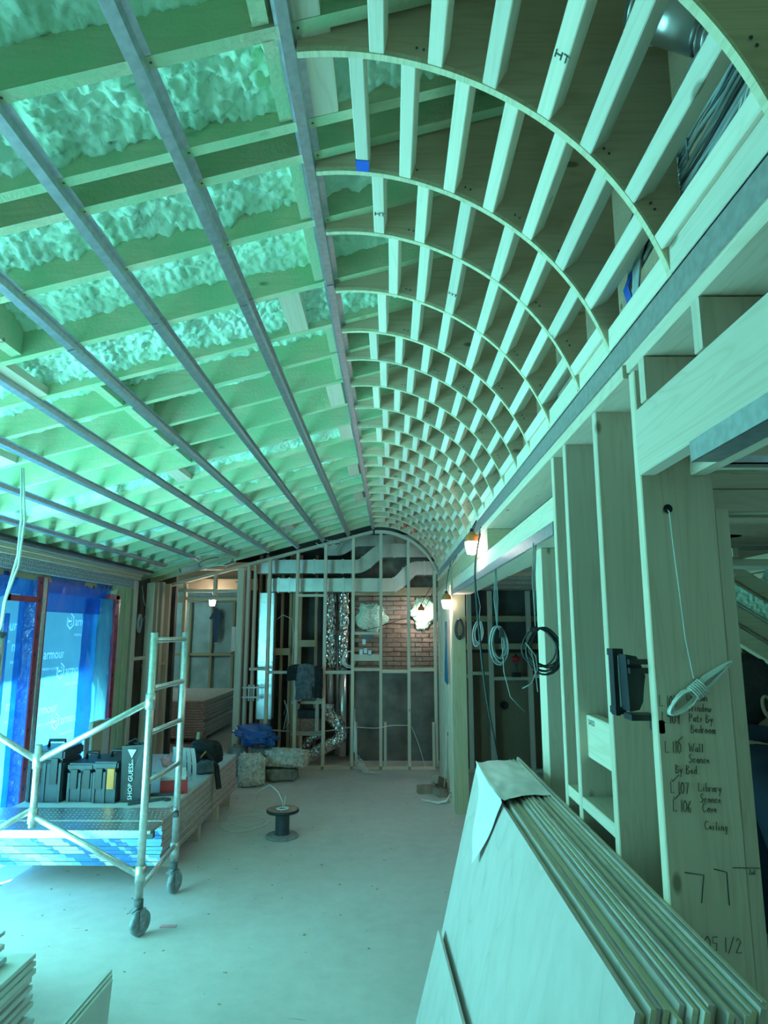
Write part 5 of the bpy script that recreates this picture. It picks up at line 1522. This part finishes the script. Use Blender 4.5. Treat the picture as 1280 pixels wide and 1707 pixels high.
def caster(y, rot):
    c = empty('caster', (PX, y, 0)); c.parent = sc; c.location = Vector((PX, y, 0)) - sc.location
    R_ = Matrix.Rotation(rot, 3, 'Z'); cc = Vector((PX, y, 0)) + R_ @ Vector((.02, 0, 0))
    prof = [(.0001, -.016), (.028, -.018), (.045, -.012), (.048, -.016), (.066, -.018), (.074, -.012), (.076, 0), (.074, .012), (.066, .018), (.048, .016), (.045, .012), (.028, .018), (.0001, .016)]
    Rx = R_ @ Matrix.Rotation(pi/2, 3, 'X')
    MB().lathe(prof, cc + Vector((0, 0, .076)), 28, Rx).build('wheel', 'wheel_grey', c)
    m = MB()
    for s_ in (-1, 1):
        m.obox(cc + R_ @ Vector((-.008, s_*.026, .10)), (.035, .004, .11), R_)
    m.obox(cc + R_ @ Vector((-.012, 0, .158)), (.06, .056, .006), R_)
    m.build('fork', 'wheel_grey', c)
    MB().lathe([(.0001, -.03), (.010, -.03), (.010, .03), (.0001, .03)], cc+Vector((0, 0, .076)), 10, Rx).build('axle', 'galvanized', c)
    MB().tube([(PX, y, .16), (PX, y, .215)], .028, 14).build('swivel', 'dark_rubber', c)
    MB().obox(cc + R_ @ Vector((-.06, 0, .165)), (.05, .035, .008), R_ @ Matrix.Rotation(-.4, 3, 'Y')).build('brake_pedal', 'wheel_grey', c)
caster(PA, 1.1); caster(PB, 1.25)

# hanging cord with grey tube lamp at the left
hc = empty('pendant_tube', (-2.06, 3.6, 1.55), 'grey tube fitting hanging on a doubled cord at the left edge', 'pendant')
MB().tube([(-2.045, 3.6, 2.74), (-2.02, 3.6, 2.45), (-2.02, 3.6, 2.25), (-2.07, 3.6, 2.0), (-2.075, 3.6, 1.83)], .006, 8).build('cord', 'white_cable', hc)
MB().tube([(-2.035, 3.6, 2.74), (-2.0, 3.6, 2.45), (-2.01, 3.6, 2.2), (-2.06, 3.6, 2.02), (-2.072, 3.6, 1.85)], .006, 8).build('cord', 'white_cable', hc)
MB().tube([(-2.07, 3.6, 1.835), (-2.085, 3.6, 1.60)], .022, 12).build('tube_body', 'galvanized', hc)
MB().tube([(-2.07, 3.6, 1.845), (-2.07, 3.6, 1.825)], .028, 12).build('end_cap', 'steel_dark', hc)
MB().tube([(-2.08, 3.6, 1.62), (-2.10, 3.6, 1.40)], .010, 8).build('tail', 'dark_cable', hc)

# board and panel leaning at the window
tag(MB().box(-2.98, -2.94, 6.86, 7.10, ZS+.0, .96, .004).build('grey_board', 'dull_z'), 'grey-brown board standing upright against the blue window', 'board')
tag(MB().box(-2.98, -2.95, 7.12, 7.30, ZS+.0, .95, .004).build('pale_panel', 'ivory_board'), 'pale panel standing beside the grey-brown board at the window', 'board')
tag(MB().box(-2.98, -2.95, 6.72, 6.83, ZS+.0, .86, .004).build('metal_strip', 'aluminium'), 'thin aluminium strip standing left of the grey-brown board', 'strip')
# dark items on the cavity shelf
tag(MB().box(-1.30, -1.02, 9.95, 10.15, .44, .62, .01).build('storage_box', 'reel_copper'), 'dull brown box on the low shelf behind the far studs', 'box')
tag(MB().box(-1.34, -.98, 9.95, 10.15, .625, .74, .01).build('storage_box', 'black_plastic'), 'black box on top of the dull brown box behind the far studs', 'box')

# ---------------- near left: stacks of cut boards
for k in range(12):
    o = MB().box(-2.35, -1.705-.012*(k % 3)-.004*k*(-1 if k > 8 else 1)*.3, 2.75, 3.56 - .015*((k*7) % 4), .012+k*.026, .012+k*.026+.022, .002).build('cut_board', 'ivory_board')
    tag(o, '%s cut board from the top of the lower left corner pile' % ORD[11-k] if k < 11 else 'top cut board of the pile at the lower left corner', 'board', 'cut boards in the corner pile')
o = MB().box(-2.35, -1.80, 2.75, 3.44, .325, .35, .006).build('cut_board', 'label_grey'); tag(o, 'rounded pale tray-like board lying on the corner pile', 'board')
for k in range(3):
    MBx = MB(); x0 = -1.30+.014*k
    p = [Vector((x0-.02, 2.4, 0)), Vector((x0+.0, 3.35-.03*k, 0)), Vector((x0+.02, 3.35-.03*k, .34-.006*k)), Vector((x0+.0, 2.4, .34-.006*k))]
    vs = [tuple(q) for q in p] + [(q.x+.012, q.y, q.z) for q in p]
    MBx.add(vs, [(0, 1, 2, 3), (4, 7, 6, 5), (0, 4, 5, 1), (1, 5, 6, 2), (2, 6, 7, 3), (3, 7, 4, 0)])
    o = MBx.build('upright_board', 'ivory_board')
    tag(o, ['leftmost', 'middle', 'rightmost'][k] + ' of the three boards standing on edge at the bottom of the view', 'board', 'boards standing on edge')
o = MB().box(-2.6, -2.02, 3.70, 3.82, .29, .31, .002).build('cut_board', 'ivory_board'); tag(o, 'upper short board end at the left edge of the view', 'board')
o = MB().box(-2.6, -1.98, 3.64, 3.75, .25, .275, .002).build('cut_board', 'ivory_board'); tag(o, 'lower short board end at the left edge of the view', 'board')
o = MB().box(-2.7, -2.10, 3.62, 3.84, 0, .25, .004).build('timber_support', 'ivory_board'); tag(o, 'low block holding the short board ends at the left edge', 'block')

# ---------------- bench board the man stands behind
wbd = tag(MB().box(.93, 1.9, 1.86, 1.94, .80, .84, .004).build('work_board', 'pine_x'), 'plywood board edge in front of the man in the dark room', 'board')
MB().box(.95, .99, 1.87, 1.93, 0, .80, .004).build('leg', 'pine_z', wbd)
MB().box(1.80, 1.84, 1.87, 1.93, 0, .80, .004).build('leg', 'pine_z', wbd)

# ---------------- the man
def skin_body(name, verts, edges, radii, mat, parent, root_i=0, sub=2):
    me = bpy.data.meshes.new(name); off = Vector((0, 0, 0)); p = parent
    while p is not None: off += p.location; p = p.parent
    me.from_pydata([tuple(Vector(v)-off) for v in verts], edges, [])
    o = bpy.data.objects.new(name, me); COL.objects.link(o)
    md = o.modifiers.new('skin', 'SKIN')
    sk = me.skin_vertices[0].data if me.skin_vertices else None
    if sk is None:
        bm = bmesh.new(); bm.from_mesh(me); bm.verts.layers.skin.verify(); bm.to_mesh(me); bm.free(); sk = me.skin_vertices[0].data
    for i, r in enumerate(radii):
        sk[i].radius = (r, r) if isinstance(r, (int, float)) else r
        sk[i].use_root = (i == root_i)
    o.modifiers.new('sub', 'SUBSURF').levels = sub; o.modifiers['sub'].render_levels = sub
    dg = bpy.context.evaluated_depsgraph_get(); dg.update()
    ev = bpy.data.meshes.new_from_object(o.evaluated_get(dg))
    o.modifiers.clear(); old = o.data; o.data = ev; bpy.data.meshes.remove(old)
    for pl in ev.polygons: pl.use_smooth = True
    ev.materials.clear(); ev.materials.append(MATS[mat]); ev.name = name
    o.parent = parent
    return o
mx, my = 1.065, 2.15
man = empty('person', (mx, my, 0), 'man with short dark hair in a navy top, seen from behind in the dark room', 'person')
V = [(mx, my, .98), (mx, my, 1.18), (mx-.01, my, 1.38), (mx, my, 1.47), (mx+.02, my, 1.54), (mx+.03, my, 1.61), (mx+.035, my, 1.69),
     (mx, my-.17, 1.44), (mx+.03, my-.24, 1.17), (mx+.24, my-.20, 1.02), (mx+.32, my-.17, 1.0),
     (mx, my+.17, 1.44), (mx+.03, my+.24, 1.17), (mx+.24, my+.20, 1.02), (mx+.32, my+.17, 1.0),
     (mx, my-.10, .90), (mx+.01, my-.11, .50), (mx-.01, my-.11, .09), (mx+.13, my-.12, .045),
     (mx, my+.10, .90), (mx+.01, my+.11, .50), (mx-.01, my+.11, .09), (mx+.13, my+.12, .045)]
Ed = [(0, 1), (1, 2), (2, 3), (3, 4), (4, 5), (5, 6), (3, 7), (7, 8), (8, 9), (9, 10), (3, 11), (11, 12), (12, 13), (13, 14), (0, 15), (15, 16), (16, 17), (17, 18), (0, 19), (19, 20), (20, 21), (21, 22)]
Ra = [(.12, .15), (.11, .14), (.12, .16), (.09, .12), .055, .082, .075, .055, .044, .034, .03, .055, .044, .034, .03, .085, .058, .042, .035, .085, .058, .042, .035]
skin_body('body', V, Ed, Ra, 'skin', man)
# hands with five fingers each
for sgn in (-1, 1):
    hx_, hy_, hz_ = mx+.33, my+sgn*.17, 1.0
    vv = [(hx_-.02, hy_, hz_), (hx_+.04, hy_, hz_-.003)]; ee = [(0, 1)]; ra = [.024, .030]
    for k, (dy, L) in enumerate(((-.03, .065), (-.010, .078), (.010, .072), (.028, .055))):
        b = len(vv); vv += [(hx_+.075, hy_+dy, hz_-.006), (hx_+.075+L*.5, hy_+dy, hz_-.018), (hx_+.075+L*.85, hy_+dy, hz_-.045)]
        ee += [(1, b), (b, b+1), (b+1, b+2)]; ra += [.0095, .009, .0075]
    b = len(vv); vv += [(hx_+.03, hy_-sgn*.035, hz_-.004), (hx_+.065, hy_-sgn*.055, hz_-.015)]; ee += [(0, b), (b, b+1)]; ra += [.011, .009]
    skin_body('hand', vv, ee, ra, 'skin', man, 0, 2)
# clothes follow the body
Vs = V[:4] + V[7:9] + [V[9]] + V[11:13] + [V[13]] + [(mx+.012, my, 1.535)]
Es = [(0, 1), (1, 2), (2, 3), (3, 4), (4, 5), (5, 6), (3, 7), (7, 8), (8, 9), (3, 10)]
Rs = [(.145, .18), (.135, .17), (.15, .185), (.125, .15), .086, .070, .054, .086, .070, .054, .088]
Vs[0] = (mx, my, .90)
skin_body('shirt', Vs, Es, Rs, 'navy_cloth', man)
Vt = [V[0], V[15], V[16], (mx-.01, my-.11, .12), V[19], V[20], (mx-.01, my+.11, .12)]
skin_body('trousers', Vt, [(0, 1), (1, 2), (2, 3), (0, 4), (4, 5), (5, 6)], [(.13, .165), .10, .078, .066, .10, .078, .066], 'trouser_cloth', man)
for sgn in (-1, 1):
    MB().obox((mx+.05, my+sgn*.115, .045), (.28, .10, .09), None, .02).build('shoe', 'black_cloth', man)
MB().tube([(mx+.02+.068*cos(a), my+.075*sin(a), 1.548-.012*cos(a)) for a in np.linspace(0, 2*pi, 25)[:-1]], .028, 10, closed=True).build('collar', 'navy_cloth', man)
# collar, head shape, hair, ear
hc_ = Vector((mx+.03, my, 1.645))
def headf(u, v):
    th = 2*pi*u; ph = pi*v; d = Vector((sin(ph)*cos(th), sin(ph)*sin(th), cos(ph)))
    w = Vector((d.x*.098, d.y*.078, d.z*.118))
    if d.z < 0: w.x *= 1+.12*d.z; w.y *= 1+.28*d.z; w.x += .018*(-d.z)
    if d.x > .86 and abs(d.z+.05) < .25: w.x += .018*(1-abs(d.y)/.5)
    return tuple(hc_ + w)
MB().grid(headf, 40, 26).build('head', 'skin', man)
def hairf(u, v):
    th = 2*pi*u; back = .5-.5*cos(th)   # 0 at the face, 1 at the nape
    ph = pi*v*(.34+.44*min(1, back*1.6))
    d = Vector((sin(ph)*cos(th), sin(ph)*sin(th), cos(ph)))
    w = Vector((d.x*.112, d.y*.092, d.z*.134))
    if d.z < -.2: w.x *= 1+.25*(d.z+.2); w.y *= 1+.45*(d.z+.2)
    w *= 1+.05*noise.noise(d*5)+.03*noise.noise(d*14)
    return tuple(hc_ + w + Vector((-.008, 0, .004)))
MB().grid(hairf, 60, 36).build('hair', 'hair', man, 'short dark hair')
for sgn in (-1, 1):
    ec = hc_ + Vector((.012, sgn*.080, -.015))
    pts = [ec + Vector((.016*cos(a)-.006*sin(a), sgn*(.012-.004*cos(a)), .030*sin(a))) for a in np.linspace(.2, 2*pi-.6, 16)]
    MB().tube(pts, .005, 8).grid(lambda u, v: tuple(ec + Vector((.014*(2*u-1), sgn*.004, .026*(2*v-1)*sqrt(max(0, 1-(2*u-1)**2*.8))))), 8, 8).build('ear', 'skin', man)
    MB().lathe([(.0001, .010), (.007, .007), (.010, 0), (.007, -.007), (.0001, -.010)], hc_+Vector((.088, sgn*.030, .012)), 12).build('eye', 'ink', man)
MB().bar(hc_+Vector((.098, -.022, -.058)), hc_+Vector((.098, .022, -.058)), .006, .008).build('mouth', 'red_paint', man)
MB().tube([hc_+Vector((.094, 0, .02)), hc_+Vector((.112, 0, -.02)), hc_+Vector((.100, 0, -.03))], [.006, .012, .008], 8).build('nose', 'skin', man)

print('objects', len(bpy.data.objects), 'tris', sum(len(m_.polygons)*2 for m_ in bpy.data.meshes))
